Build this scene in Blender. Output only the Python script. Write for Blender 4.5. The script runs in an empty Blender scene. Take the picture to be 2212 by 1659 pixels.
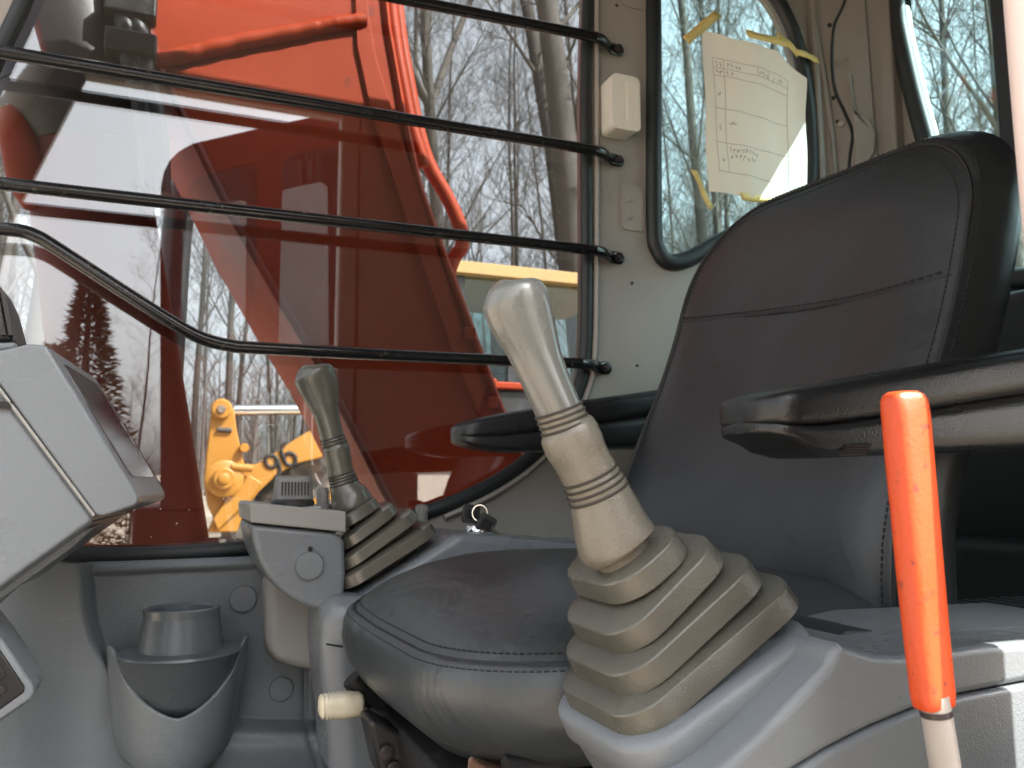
import bpy, bmesh, math, random
import numpy as np
from mathutils import Vector, Matrix
R_ = math.radians
random.seed(7)
scene = bpy.context.scene
COL = scene.collection

# ------------------------------------------------------------------ camera
# The cab's own axes: x to the rear of the machine, y across the cab away from the open door, z up.
F, CX, CY, ZC = 1780.0, 1106.0, 829.5, 1.95
_R = np.array([4294, 201, F]); _R /= np.linalg.norm(_R)
_b = -15000.0; _a = -(_b*201+F*F)/4294
_U = np.array([_a, _b, F]); _U /= np.linalg.norm(_U)
AX = np.stack([_R, np.cross(_U, _R), _U])
cam_d = bpy.data.cameras.new('camera'); cam = bpy.data.objects.new('camera', cam_d); COL.objects.link(cam)
r, u, b = AX@[1, 0, 0], AX@[0, -1, 0], AX@[0, 0, -1]
cam.matrix_world = Matrix(((r[0], u[0], b[0], 0), (r[1], u[1], b[1], 0), (r[2], u[2], b[2], ZC), (0, 0, 0, 1)))
cam_d.sensor_width = 36; cam_d.lens = F/2212*36; cam_d.clip_start = 0.02; cam_d.clip_end = 2000
cam_d.dof.use_dof = True; cam_d.dof.focus_distance = 0.68; cam_d.dof.aperture_fstop = 15
scene.camera = cam

# ------------------------------------------------------------------ sky, sun, exposure
SUN_EL, SUN_TRAVEL = R_(47), Vector((-0.72, 0.69))
w = bpy.data.worlds.new('World'); scene.world = w; w.use_nodes = True
sky = w.node_tree.nodes.new('ShaderNodeTexSky'); sky.sky_type = 'NISHITA'; sky.sun_disc = False
sky.sun_elevation = SUN_EL; sky.sun_rotation = math.atan2(-SUN_TRAVEL.x, -SUN_TRAVEL.y)
sky.air_density = 1.0; sky.dust_density = 5.0; sky.ozone_density = 1.0
bg = w.node_tree.nodes['Background']; bg.inputs[1].default_value = 0.135
hs_ = w.node_tree.nodes.new('ShaderNodeHueSaturation'); hs_.inputs['Saturation'].default_value = 0.18
w.node_tree.links.new(sky.outputs[0], hs_.inputs['Color']); w.node_tree.links.new(hs_.outputs[0], bg.inputs[0])
sl = bpy.data.lights.new('sun', 'SUN'); sun = bpy.data.objects.new('sun', sl); COL.objects.link(sun)
sl.energy = 5.0; sl.angle = R_(0.55); sl.color = (1, 0.95, 0.87)
tv = SUN_TRAVEL.normalized()*math.cos(SUN_EL)
sun.rotation_euler = Vector((tv.x, tv.y, -math.sin(SUN_EL))).to_track_quat('-Z', 'Y').to_euler()
vs = scene.view_settings; vs.view_transform = 'Standard'; vs.look = 'None'; vs.gamma = 1; vs.use_curve_mapping = False
vs.exposure = 2.2
scene.render.engine = 'CYCLES'
cy = scene.cycles
cy.use_denoising = True; cy.max_bounces = 10; cy.diffuse_bounces = 4; cy.glossy_bounces = 4; cy.transmission_bounces = 6
cy.transparent_max_bounces = 24; cy.sample_clamp_indirect = 6; cy.caustics_reflective = False; cy.caustics_refractive = False
cy.use_adaptive_sampling = True

# ------------------------------------------------------------------ helpers
def ray(px, py): return AX@np.array([(px-CX)/F, (py-CY)/F, 1.0])
def P(px, py, **k):
    """the point of the place at this depth (x, y or z given)"""
    d = ray(px, py); o = (0, 0, ZC); (a, v), = k.items(); i = 'xyz'.index(a); t = (v-o[i])/d[i]
    return Vector((d[0]*t, d[1]*t, ZC+d[2]*t))
def Pp(px, py, p0, n):
    d = Vector(ray(px, py)); o = Vector((0, 0, ZC)); t = (Vector(p0)-o).dot(Vector(n))/d.dot(Vector(n))
    return o+d*t
def pxm(q): return float((AX[:, 2]*(np.array(q)-np.array((0, 0, ZC)))).sum())/F
def XZ(pts, y): return [(q.x, q.z) for q in (P(a, c, y=y) for a, c in pts)]

def tag(o, label=None, cat=None, group=None, kind=None):
    if label: o['label'] = label
    if cat: o['category'] = cat
    if group: o['group'] = group
    if kind: o['kind'] = kind
    return o
def empty(name, loc, label, cat, group=None):
    o = bpy.data.objects.new(name, None); COL.objects.link(o); o.location = loc; o.empty_display_size = 0.05
    return tag(o, label, cat, group)
def link(name, me, mat, parent=None, smooth=40):
    if mat and not me.materials: me.materials.append(mat)
    if smooth and len(me.polygons):
        me.polygons.foreach_set('use_smooth', [True]*len(me.polygons))
        if smooth < 170: me.set_sharp_from_angle(angle=R_(smooth))
    o = bpy.data.objects.new(name, me); COL.objects.link(o)
    if parent:
        o.parent = parent; o.matrix_parent_inverse = world_of(parent).inverted()
    return o
def world_of(p):
    m = Matrix.LocRotScale(p.location, p.rotation_euler, p.scale)
    if p.parent: m = world_of(p.parent)@p.matrix_parent_inverse@m
    return m
def mesh(vs_, fs, name='m'):
    me = bpy.data.meshes.new(name); me.from_pydata([tuple(v) for v in vs_], [], fs); me.update(); return me
def recalc(me):
    bm = bmesh.new(); bm.from_mesh(me); bmesh.ops.recalc_face_normals(bm, faces=bm.faces); bm.to_mesh(me); bm.free(); return me
class MB:
    def __init__(s): s.v = []; s.f = []
    def add(s, v, f):
        n = len(s.v); s.v += [tuple(q) for q in v]; s.f += [tuple(i+n for i in q) for q in f]; return s
    def box(s, a, b_):
        (x0, y0, z0), (x1, y1, z1) = a, b_
        v = [(x, y, z) for x in (x0, x1) for y in (y0, y1) for z in (z0, z1)]
        return s.add(v, [(0, 1, 3, 2), (4, 6, 7, 5), (0, 4, 5, 1), (2, 3, 7, 6), (0, 2, 6, 4), (1, 5, 7, 3)])
    def rings(s, rs, caps=True, closed=False):
        n = len(rs[0]); v = [q for r_ in rs for q in r_]; f = []
        m = len(rs)
        for i in range(m if closed else m-1):
            j = (i+1) % m
            for k in range(n):
                f.append((i*n+k, i*n+(k+1) % n, j*n+(k+1) % n, j*n+k))
        if caps and not closed: f += [tuple(range(n))[::-1], tuple(range((m-1)*n, m*n))]
        return s.add(v, f)
    def tube(s, pts, rad, n=10, caps=True, flat=1.0):
        pts = [Vector(p) for p in pts]; rads = rad if isinstance(rad, (list, tuple)) else [rad]*len(pts)
        rs = []; up = None
        for i, p in enumerate(pts):
            t = (pts[min(i+1, len(pts)-1)]-pts[max(i-1, 0)]).normalized()
            if up is None:
                up = Vector((0, 0, 1)) if abs(t.z) < .9 else Vector((1, 0, 0))
            a = t.cross(up).normalized(); up = a.cross(t).normalized()
            rs.append([p+(a*math.cos(2*math.pi*k/n)*flat+up*math.sin(2*math.pi*k/n))*rads[i] for k in range(n)])
        return s.rings(rs, caps)
    def build(s, name, mat, parent=None, smooth=40, bevel=0, seg=3, fix=True):
        me = mesh(s.v, s.f, name)
        if fix: recalc(me)
        o = link(name, me, mat, parent, smooth)
        if bevel: add_bevel(o, bevel, seg)
        return o
def add_bevel(o, wd, seg=3, ang=35):
    m = o.modifiers.new('bevel', 'BEVEL'); m.width = wd; m.segments = seg; m.limit_method = 'ANGLE'; m.angle_limit = R_(ang)
    m.harden_normals = True; m.use_clamp_overlap = True
    return o
def smooth_path(pts, n=6, closed=False):
    pts = [Vector(p) for p in pts]; out = []; m = len(pts)
    for i in range(m if closed else m-1):
        g = (lambda k: pts[k % m]) if closed else (lambda k: pts[max(0, min(m-1, k))])
        a, b_, c, d = g(i-1), g(i), g(i+1), g(i+2)
        for j in range(n):
            t = j/n
            out.append(0.5*((2*b_)+(c-a)*t+(2*a-5*b_+4*c-d)*t*t+(3*b_-a-3*c+d)*t**3))
    if not closed: out.append(pts[-1])
    return out
def sm2(pts, n=6, closed=True): return [(q.x, q.y) for q in smooth_path([(a, c, 0) for a, c in pts], n, closed)]
def prism(name, xz, y0, y1, mat, parent=None, bevel=0.0, seg=3, smooth=40):
    n = len(xz); v = [(x, y0, z) for x, z in xz]+[(x, y1, z) for x, z in xz]
    f = [tuple(range(n)), tuple(range(n, 2*n))[::-1]]+[(i, (i+1) % n, n+(i+1) % n, n+i) for i in range(n)]
    me = recalc(mesh(v, f, name)); o = link(name, me, mat, parent, smooth)
    if bevel: add_bevel(o, bevel, seg)
    return o
def plate(name, outer, holes, fn, th, mat, parent=None, bevel=0, smooth=40):
    """flat sheet with openings; fn maps (a, b, depth) to the place"""
    bm = bmesh.new(); es = []
    for loop in [outer]+list(holes):
        vv = [bm.verts.new((a, c, 0)) for a, c in loop]
        es += [bm.edges.new((vv[i], vv[(i+1) % len(vv)])) for i in range(len(vv))]
    bmesh.ops.triangle_fill(bm, use_beauty=True, use_dissolve=False, edges=es)
    if th:
        g = bmesh.ops.extrude_face_region(bm, geom=list(bm.faces))
        for q in g['geom']:
            if isinstance(q, bmesh.types.BMVert): q.co.z += th
    bmesh.ops.recalc_face_normals(bm, faces=bm.faces)
    for q in bm.verts: q.co = Vector(fn(q.co.x, q.co.y, q.co.z))
    bmesh.ops.recalc_face_normals(bm, faces=bm.faces)
    me = bpy.data.meshes.new(name); bm.to_mesh(me); bm.free()
    o = link(name, me, mat, parent, smooth)
    if bevel: add_bevel(o, bevel, 2)
    return o
def rrect(x0, x1, y0, y1, r_, n=6):
    rs = r_ if isinstance(r_, (list, tuple)) else [r_]*4; out = []
    for (cx, cy_, a0, q) in ((x1-rs[0], y1-rs[0], 0, rs[0]), (x0+rs[1], y1-rs[1], 90, rs[1]), (x0+rs[2], y0+rs[2], 180, rs[2]), (x1-rs[3], y0+rs[3], 270, rs[3])):
        for k in range(n+1):
            a = R_(a0+90*k/n); out.append((cx+q*math.cos(a), cy_+q*math.sin(a)))
    return out
def lathe(prof, c, n=32, axis=(0, 0, 1), mb=None):
    """prof: (radius, height) pairs along the axis from c"""
    mb = mb or MB(); ax = Vector(axis).normalized(); t = Vector((1, 0, 0)) if abs(ax.x) < .8 else Vector((0, 1, 0))
    a = ax.cross(t).normalized(); b_ = ax.cross(a); c = Vector(c)
    return mb.rings([[c+ax*h+(a*math.cos(2*math.pi*k/n)+b_*math.sin(2*math.pi*k/n))*max(q, 1e-4) for k in range(n)] for q, h in prof])

# ------------------------------------------------------------------ materials
def mat(name, col, rough=.5, metal=0, spec=.5, bump=0, bscale=200, var=0, vscale=6, coat=0, dirt=None, dscale=9, dlo=.55, dhi=.75, detail=4, scuff=0):
    m = bpy.data.materials.new(name); m.use_nodes = True; nt = m.node_tree; N = nt.nodes; L = nt.links
    p = N['Principled BSDF']; p.inputs['Roughness'].default_value = rough; p.inputs['Metallic'].default_value = metal
    p.inputs['Specular IOR Level'].default_value = spec; p.inputs['Coat Weight'].default_value = coat; p.inputs['Coat Roughness'].default_value = .12
    tc = N.new('ShaderNodeTexCoord'); geo = N.new('ShaderNodeNewGeometry')
    cur = None
    rgb = N.new('ShaderNodeRGB'); rgb.outputs[0].default_value = (*col, 1); cur = rgb.outputs[0]
    if var:
        n = N.new('ShaderNodeTexNoise'); n.inputs['Scale'].default_value = vscale; n.inputs['Detail'].default_value = 5
        L.new(geo.outputs['Position'], n.inputs['Vector'])
        h = N.new('ShaderNodeHueSaturation'); mr = N.new('ShaderNodeMapRange')
        mr.interpolation_type = 'SMOOTHSTEP'; mr.inputs[1].default_value = .2; mr.inputs[2].default_value = .8; mr.inputs[3].default_value = 1-var; mr.inputs[4].default_value = 1+var
        L.new(n.outputs[0], mr.inputs[0]); L.new(mr.outputs[0], h.inputs['Value']); L.new(cur, h.inputs['Color']); cur = h.outputs[0]
        mr2 = N.new('ShaderNodeMapRange'); mr2.interpolation_type = 'SMOOTHSTEP'; mr2.inputs[1].default_value = .2; mr2.inputs[2].default_value = .8
        mr2.inputs[3].default_value = max(.03, rough-.08); mr2.inputs[4].default_value = min(1, rough+.1)
        L.new(n.outputs[0], mr2.inputs[0]); L.new(mr2.outputs[0], p.inputs['Roughness'])
    if scuff:
        mp_ = N.new('ShaderNodeMapping'); mp_.inputs['Scale'].default_value = (30, 30, 260); mp_.inputs['Rotation'].default_value = (.5, .35, .2)
        L.new(geo.outputs['Position'], mp_.inputs[0]); n = N.new('ShaderNodeTexNoise'); n.inputs['Scale'].default_value = 1; n.inputs['Detail'].default_value = 3
        L.new(mp_.outputs[0], n.inputs['Vector']); mr = N.new('ShaderNodeMapRange'); mr.inputs[1].default_value = .67; mr.inputs[2].default_value = .74; mr.inputs[4].default_value = scuff
        L.new(n.outputs[0], mr.inputs[0]); mx = N.new('ShaderNodeMix'); mx.data_type = 'RGBA'; L.new(mr.outputs[0], mx.inputs[0]); L.new(cur, mx.inputs[6]); mx.inputs[7].default_value = (.5, .49, .47, 1); cur = mx.outputs[2]
    if dirt:
        n = N.new('ShaderNodeTexNoise'); n.inputs['Scale'].default_value = dscale; n.inputs['Detail'].default_value = 8; n.inputs['Roughness'].default_value = .65
        L.new(geo.outputs['Position'], n.inputs['Vector'])
        mr = N.new('ShaderNodeMapRange'); mr.interpolation_type = 'SMOOTHERSTEP'; mr.inputs[1].default_value = dlo-.06; mr.inputs[2].default_value = dhi
        L.new(n.outputs[0], mr.inputs[0])
        mx = N.new('ShaderNodeMix'); mx.data_type = 'RGBA'; L.new(mr.outputs[0], mx.inputs[0]); L.new(cur, mx.inputs[6]); mx.inputs[7].default_value = (*dirt, 1); cur = mx.outputs[2]
    L.new(cur, p.inputs['Base Color'])
    if bump:
        n = N.new('ShaderNodeTexNoise'); n.inputs['Scale'].default_value = bscale; n.inputs['Detail'].default_value = detail
        L.new(geo.outputs['Position'], n.inputs['Vector'])
        bp = N.new('ShaderNodeBump'); bp.inputs['Strength'].default_value = bump; bp.inputs['Distance'].default_value = .002
        L.new(n.outputs[0], bp.inputs['Height']); L.new(bp.outputs[0], p.inputs['Normal'])
    return m
def glass_mat(name, tint, f0, specks=False, dusty=0.0):
    m = bpy.data.materials.new(name); m.use_nodes = True; nt = m.node_tree; N = nt.nodes; L = nt.links
    N.remove(N['Principled BSDF']); out = N['Material Output']
    tr = N.new('ShaderNodeBsdfTransparent'); tr.inputs[0].default_value = (*tint, 1)
    gl = N.new('ShaderNodeBsdfGlossy'); gl.inputs['Roughness'].default_value = 0.0
    g = N.new('ShaderNodeNewGeometry')
    dot = N.new('ShaderNodeVectorMath'); dot.operation = 'DOT_PRODUCT'; L.new(g.outputs['Normal'], dot.inputs[0]); L.new(g.outputs['Incoming'], dot.inputs[1])
    ab = N.new('ShaderNodeMath'); ab.operation = 'ABSOLUTE'; L.new(dot.outputs['Value'], ab.inputs[0])
    om = N.new('ShaderNodeMath'); om.operation = 'SUBTRACT'; om.inputs[0].default_value = 1; L.new(ab.outputs[0], om.inputs[1])
    pw = N.new('ShaderNodeMath'); pw.operation = 'POWER'; pw.inputs[1].default_value = 5; L.new(om.outputs[0], pw.inputs[0])
    ml = N.new('ShaderNodeMath'); ml.operation = 'MULTIPLY_ADD'; ml.inputs[1].default_value = 1-f0; ml.inputs[2].default_value = f0; L.new(pw.outputs[0], ml.inputs[0])
    mx = N.new('ShaderNodeMixShader'); L.new(ml.outputs[0], mx.inputs[0]); L.new(tr.outputs[0], mx.inputs[1]); L.new(gl.outputs[0], mx.inputs[2])
    cur = mx
    if specks or dusty:
        df = N.new('ShaderNodeBsdfDiffuse'); df.inputs[0].default_value = (.75, .73, .7, 1)
        v = N.new('ShaderNodeTexVoronoi'); v.inputs['Scale'].default_value = 60; L.new(g.outputs['Position'], v.inputs['Vector'])
        n2 = N.new('ShaderNodeTexNoise'); n2.inputs['Scale'].default_value = 3.5; n2.inputs['Detail'].default_value = 3; L.new(g.outputs['Position'], n2.inputs['Vector'])
        th = N.new('ShaderNodeMapRange'); th.inputs[1].default_value = .53; th.inputs[2].default_value = .8; th.inputs[3].default_value = 0; th.inputs[4].default_value = .14
        L.new(n2.outputs[0], th.inputs[0])
        lt = N.new('ShaderNodeMath'); lt.operation = 'LESS_THAN'; L.new(v.outputs['Distance'], lt.inputs[0]); L.new(th.outputs[0], lt.inputs[1])
        fa = N.new('ShaderNodeMath'); fa.operation = 'MULTIPLY_ADD'; fa.inputs[1].default_value = .8 if specks else 0; fa.inputs[2].default_value = dusty; L.new(lt.outputs[0], fa.inputs[0])
        m2 = N.new('ShaderNodeMixShader'); L.new(fa.outputs[0], m2.inputs[0]); L.new(mx.outputs[0], m2.inputs[1]); L.new(df.outputs[0], m2.inputs[2]); cur = m2
    L.new(cur.outputs[0], out.inputs[0]); return m
def leather(name, col, wr=.35):
    m = mat(name, col, rough=.33, spec=.6, bump=.16, bscale=1100, var=.08, vscale=5)
    nt = m.node_tree; N = nt.nodes; L = nt.links; p = N['Principled BSDF']; geo = N.new('ShaderNodeNewGeometry')
    w1 = N.new('ShaderNodeTexNoise'); w1.inputs['Scale'].default_value = 7; w1.inputs['Detail'].default_value = 2; w1.inputs['Distortion'].default_value = 2.2
    L.new(geo.outputs['Position'], w1.inputs['Vector'])
    old = p.inputs['Normal'].links[0].from_node
    b2 = N.new('ShaderNodeBump'); b2.inputs['Strength'].default_value = wr; b2.inputs['Distance'].default_value = .012
    L.new(w1.outputs[0], b2.inputs['Height']); L.new(b2.outputs[0], old.inputs['Normal'])
    return m
M = {}
M['sheet'] = mat('painted cab sheet metal', (.33, .305, .275), .4, var=.06, vscale=5, bump=.06, bscale=350, dirt=(.2, .19, .17), dscale=7, dlo=.62, dhi=.85)
M['sheet_tan'] = mat('warm grey corner sheet', (.235, .22, .2), .4, var=.07, bump=.05, bscale=250, dirt=(.14, .12, .1), dscale=11, dlo=.62, dhi=.8)
M['plastic'] = mat('moulded grey plastic', (.165, .185, .2), .34, bump=.55, bscale=520, var=.04, vscale=4, scuff=.12)
M['plastic_s'] = mat('smooth grey plastic', (.175, .193, .21), .3, bump=.2, bscale=620, var=.03, vscale=6, scuff=.1)
M['plastic_w'] = mat('pale warm grey plastic', (.30, .295, .28), .45, bump=.2, bscale=900, var=.05)
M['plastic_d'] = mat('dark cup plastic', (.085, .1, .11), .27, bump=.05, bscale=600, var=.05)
M['rubber'] = mat('black window rubber', (.018, .022, .024), .5, bump=.1, bscale=300, var=.15)
M['barblack'] = mat('glossy black bar paint', (.011, .012, .013), .17, bump=.12, bscale=260, var=.2, dirt=(.06, .055, .045), dscale=60, dlo=.63, dhi=.72)
M['black'] = mat('black plastic', (.012, .013, .014), .26, bump=.25, bscale=700, var=.15)
M['blackm'] = mat('matt black metal', (.012, .012, .013), .4, bump=.15, bscale=120, var=.2, dirt=(.05, .045, .04), dscale=30, dlo=.6, dhi=.75)
M['leather'] = leather('black leather', (.025, .0285, .031), .12)
M['cushion'] = leather('charcoal leather', (.04, .046, .05), .3)
M['thread'] = mat('dark stitching thread', (.02, .021, .022), .7)
M['grip'] = mat('polished taupe grip', (.128, .133, .124), .2, spec=.7, coat=.25, bump=.06, bscale=500, var=.06, vscale=20)
M['taupe'] = mat('taupe rubber boot', (.088, .086, .07), .22, spec=.7, bump=.3, bscale=700, var=.14, vscale=14, dirt=(.07, .064, .046), dscale=38, dlo=.58, dhi=.95)
M['tan'] = mat('tan grip sleeve', (.155, .143, .115), .25, spec=.65, bump=.3, bscale=600, var=.1, vscale=18, dirt=(.13, .11, .08), dscale=45, dlo=.58, dhi=.95)
M['grime_shade'] = mat('grimy shaded rubber fold', (.045, .04, .03), .5, bump=.4, bscale=200, var=.3, vscale=30)  # fold dirt, with the shade between the ribs also put into the colour
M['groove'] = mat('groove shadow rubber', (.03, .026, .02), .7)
M['orange_grip'] = mat('orange lever grip', (.52, .058, .01), .42, bump=.15, bscale=350, var=.06, vscale=20, dirt=(.16, .03, .015), dscale=120, dlo=.61, dhi=.7)
M['rod'] = mat('worn pale rod', (.3, .275, .255), .35, bump=.05, var=.08, vscale=30, dirt=(.05, .04, .035), dscale=70, dlo=.68, dhi=.72)
M['cream'] = mat('cream plastic', (.72, .66, .5), .4, bump=.05, var=.05, dirt=(.5, .38, .2), dscale=40, dlo=.58, dhi=.8)
M['boom'] = mat('orange machine paint', (.28, .033, .008), .5, spec=.15, bump=.12, bscale=18, var=.1, vscale=4, dirt=(.12, .03, .02), dscale=14, dlo=.69, dhi=.76)
M['boom_shaded'] = mat('shade-toned orange paint', (.13, .022, .013), .55, spec=.2, bump=.2, bscale=25, var=.12, vscale=5, dirt=(.16, .04, .025), dscale=6, dlo=.5, dhi=.75)  # boom paint with the shade on it put into the colour
M['greasy'] = mat('greasy dark metal', (.026, .02, .022), .35, bump=.2, bscale=40, var=.2)
M['chrome'] = mat('chrome', (.75, .75, .75), .12, metal=1)
M['yellow'] = mat('loader yellow paint', (.33, .145, .015), .5, bump=.1, bscale=20, var=.06, vscale=2, dirt=(.35, .17, .03), dscale=3, dlo=.55, dhi=.8)
M['roofy'] = mat('faded yellow cab roof', (.34, .215, .075), .6, var=.08)
M['tyre'] = mat('dusty tyre', (.06, .055, .05), .9, bump=.4, bscale=30, var=.3, vscale=8, dirt=(.16, .13, .1), dscale=8, dlo=.45, dhi=.7)
M['ink'] = mat('black lettering', (.012, .011, .01), .7)
M['bark'] = mat('grey bark', (.066, .057, .05), .9, bump=.8, bscale=14, var=.15, vscale=3, dirt=(.06, .05, .045), dscale=5, dlo=.62, dhi=.75)
M['twig'] = mat('twigs', (.085, .075, .067), .9, var=.3, vscale=.5)
M['needle'] = mat('dry evergreen needles', (.07, .06, .03), .8, var=.4, vscale=1.5)
M['earth'] = mat('dry earth', (.34, .285, .225), .95, bump=1.0, bscale=3, var=.3, vscale=.8, dirt=(.2, .16, .12), dscale=.6, dlo=.45, dhi=.7, detail=8)
M['mound'] = mat('grey dirt', (.25, .22, .19), .95, bump=1, bscale=9, var=.35, vscale=3, dirt=(.1, .08, .06), dscale=4, dlo=.45, dhi=.65, detail=8)
M['liner'] = mat('cab headliner', (.09, .085, .08), .8, bump=.2, bscale=200)
M['mat'] = mat('rubber floor mat', (.03, .03, .032), .7, bump=.4, bscale=90)
M['navy'] = mat('dark rear trim', (.02, .023, .03), .6, bump=.2, bscale=300)
M['key'] = mat('key plastic', (.03, .03, .03), .45, bump=.2, bscale=500)
M['brass'] = mat('key brass', (.5, .38, .15), .35, metal=1)
M['lens'] = mat('ribbed off-white lens', (.8, .77, .69), .35, dirt=(.6, .5, .34), dscale=50, dlo=.6, dhi=.85)
M['tape'] = mat('masking tape', (.78, .6, .22), .6, bump=.25, bscale=400, var=.1, vscale=30)
M['white'] = mat('white paint', (.75, .74, .7), .4)
M['rail'] = mat('pale pink grey rail paint', (.72, .6, .56), .4, bump=.05, var=.04)
M['rust'] = mat('rusty steel', (.2, .1, .06), .7, metal=.2, bump=.5, bscale=80, var=.4, vscale=30, dirt=(.4, .36, .32), dscale=30, dlo=.5, dhi=.65)
M['glass'] = glass_mat('side window glass', (.75, .775, .785), .16, specks=True, dusty=.001)
M['glass_t'] = glass_mat('teal tinted glass', (.72, .87, .88), .05, dusty=.002)
M['glass_l'] = glass_mat('loader cab glass', (.72, .83, .83), .03)
M['glass_n'] = glass_mat('dark tinted glass', (.58, .58, .57), .05)
M['dark_red'] = mat('dull dark red paint', (.1, .018, .012), .5, spec=.3)
# paper lets light through from behind
pm = bpy.data.materials.new('thin paper'); pm.use_nodes = True; N = pm.node_tree.nodes; L = pm.node_tree.links
N.remove(N['Principled BSDF'])
d1 = N.new('ShaderNodeBsdfDiffuse'); d1.inputs[0].default_value = (.93, .88, .79, 1)
d2 = N.new('ShaderNodeBsdfTranslucent'); d2.inputs[0].default_value = (.95, .82, .68, 1)
mx = N.new('ShaderNodeMixShader'); mx.inputs[0].default_value = .35; L.new(d1.outputs[0], mx.inputs[1]); L.new(d2.outputs[0], mx.inputs[2]); L.new(mx.outputs[0], N['Material Output'].inputs[0])
M['paper'] = pm

# ------------------------------------------------------------------ ground and wood
def ground_z(x, y):
    t = max(0, min(1, (y-3.2)/1.8)); d = math.hypot(x, y-2)
    return .66*t*t*(3-2*t)+max(0, d-28)*.012
def ground():
    mb = MB(); n = 150; rs = []
    def h(x, y): return ground_z(x, y)+.05*math.sin(x*.9+1)*math.sin(y*.7)*min(1, max(0, (math.hypot(x, y-2)-4)/10))
    xs = [math.copysign(abs(t)**2.2*600, t) for t in np.linspace(-1, 1, n)]
    v = [(x, y+3, h(x, y+3)) for y in xs for x in xs]
    f = [(j*n+i, j*n+i+1, (j+1)*n+i+1, (j+1)*n+i) for j in range(n-1) for i in range(n-1)]
    return tag(MB().add(v, f).build('ground', M['earth'], smooth=180), kind='structure')
ground()
def make_tree(seed, H, r0, lean=0.02, fork=None, nb=26, kind='slim'):
    rnd = random.Random(seed); tr, cr = MB(), MB()
    n = 14; pts = []; p = Vector((0, 0, -.2)); d = Vector((rnd.uniform(-lean, lean), rnd.uniform(-lean, lean), 1)).normalized()
    for i in range(n+1):
        pts.append(p.copy()); d = (d+Vector((rnd.uniform(-.035, .035), rnd.uniform(-.035, .035), 0))).normalized(); p = p+d*(H/n)
    rad = [r0*(1-.9*(i/n))+.006 for i in range(n+1)]; rad[0] *= 1.25
    tr.tube(pts, rad, 8)
    def at(t):
        k = min(n-1, int(t*n)); f = t*n-k; return pts[k].lerp(pts[k+1], f), rad[k]*(1-f)+rad[k+1]*f
    def branch(p0, dr, ln, rd, lev):
        m = 5 if lev < 2 else 3; q = p0.copy(); dd = dr.copy(); ps = [q.copy()]
        for i in range(m):
            dd = (dd+Vector((rnd.uniform(-.1, .1), rnd.uniform(-.1, .1), rnd.uniform(-.02, .1)))).normalized(); q = q+dd*ln/m; ps.append(q.copy())
        (cr).tube(ps, [rd*(1-.85*i/m) for i in range(m+1)], 5 if lev == 0 else 3, caps=False)
        if lev < 3:
            for j in range((7, 4, 3)[lev]):
                t = rnd.uniform(.2, .98); k = min(m-1, int(t*m)); b0 = ps[k].lerp(ps[k+1], t*m-k)
                ax = Vector((rnd.gauss(0, 1), rnd.gauss(0, 1), rnd.gauss(.25, .5))).normalized()
                nd = (dd*.75+ax*.75).normalized()
                branch(b0, nd, ln*rnd.uniform(.35, .6), max(.0035, rd*.42), lev+1)
    for i in range(nb):
        t = rnd.uniform(.12, .97)**.8; p0, rr = at(t); a = rnd.uniform(0, 6.283); el = rnd.uniform(.7, 1.25)
        ln = H*rnd.uniform(.10, .22)*(1.15-t*.6)
        branch(p0, Vector((math.cos(a)*math.cos(el), math.sin(a)*math.cos(el), math.sin(el))), ln, max(.007, rr*rnd.uniform(.16, .34)), 0)
    if fork:
        for (t, a, el, ln, k) in fork:
            p0, rr = at(t); branch(p0, Vector((math.cos(a)*math.cos(el), math.sin(a)*math.cos(el), math.sin(el))), ln, rr*k, 0)
    a, b_ = recalc(mesh(tr.v, tr.f, 'trunk')), mesh(cr.v, cr.f, 'crown')
    a.materials.append(M['bark']); b_.materials.append(M['twig'])
    for me in (a, b_): me.polygons.foreach_set('use_smooth', [True]*len(me.polygons))
    return a, b_
def put_tree(meshes, x, y, rz, s, label, group=None, name='bare_tree', tilt=(0, 0)):
    o = bpy.data.objects.new(name, None); COL.objects.link(o); o.location = (x, y, 0); o.rotation_euler = (tilt[0], tilt[1], rz); o.scale = (s, s, s)
    o.location.z = ground_z(x, y)-.12
    for nm, me in zip(('trunk', 'crown'), meshes):
        c = bpy.data.objects.new(nm, me); COL.objects.link(c); c.parent = o
    return tag(o, label, 'tree', group)
KINDS = [make_tree(11+i, random.uniform(13, 19), random.uniform(.055, .105), nb=random.randint(30, 38)) for i in range(8)]
rnd = random.Random(5)
G = 'slender bare trees of the leafless wood'
def tree_label(x, y):
    c = AX.T@np.array((x, y, 0)); px = CX+F*c[0]/c[2]; far = 'farther' if math.hypot(x, y) > 24 else 'nearer'
    where = ('at the front end of the side window' if px < 330 else 'between the hydraulic cylinder and the boom' if px < 690 else 'standing behind the orange boom' if px < 860 else
             'between the boom and the window post' if px < 1290 else 'seen through the corner window with the paper' if px < 1770 else 'beyond the rear corner post' if px < 1930 else 'seen through the rear window')
    return far+' slender bare tree '+where
cnt = 0
spots = []
while cnt < 150:
    y = rnd.uniform(9.5, 42) if rnd.random() < .72 else rnd.uniform(3, 42)
    x = rnd.uniform(-.35*y-1, 1.75*y+8)
    if math.hypot(x, y) < 11 or (x < 6 and y < 10.5): continue
    if math.hypot(x, y) > 52 or any((x-a)**2+(y-c)**2 < 1.2 for a, c in spots): continue
    spots.append((x, y)); cnt += 1
    put_tree(KINDS[rnd.randrange(8)], x, y, rnd.uniform(0, 6.28), rnd.uniform(.8, 1.15), tree_label(x, y), G, tilt=(rnd.uniform(-.05, .05), rnd.uniform(-.09, .01)))
def ray_xy(px, y): q = P(px, 900, y=y); return q.x, q.y
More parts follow.
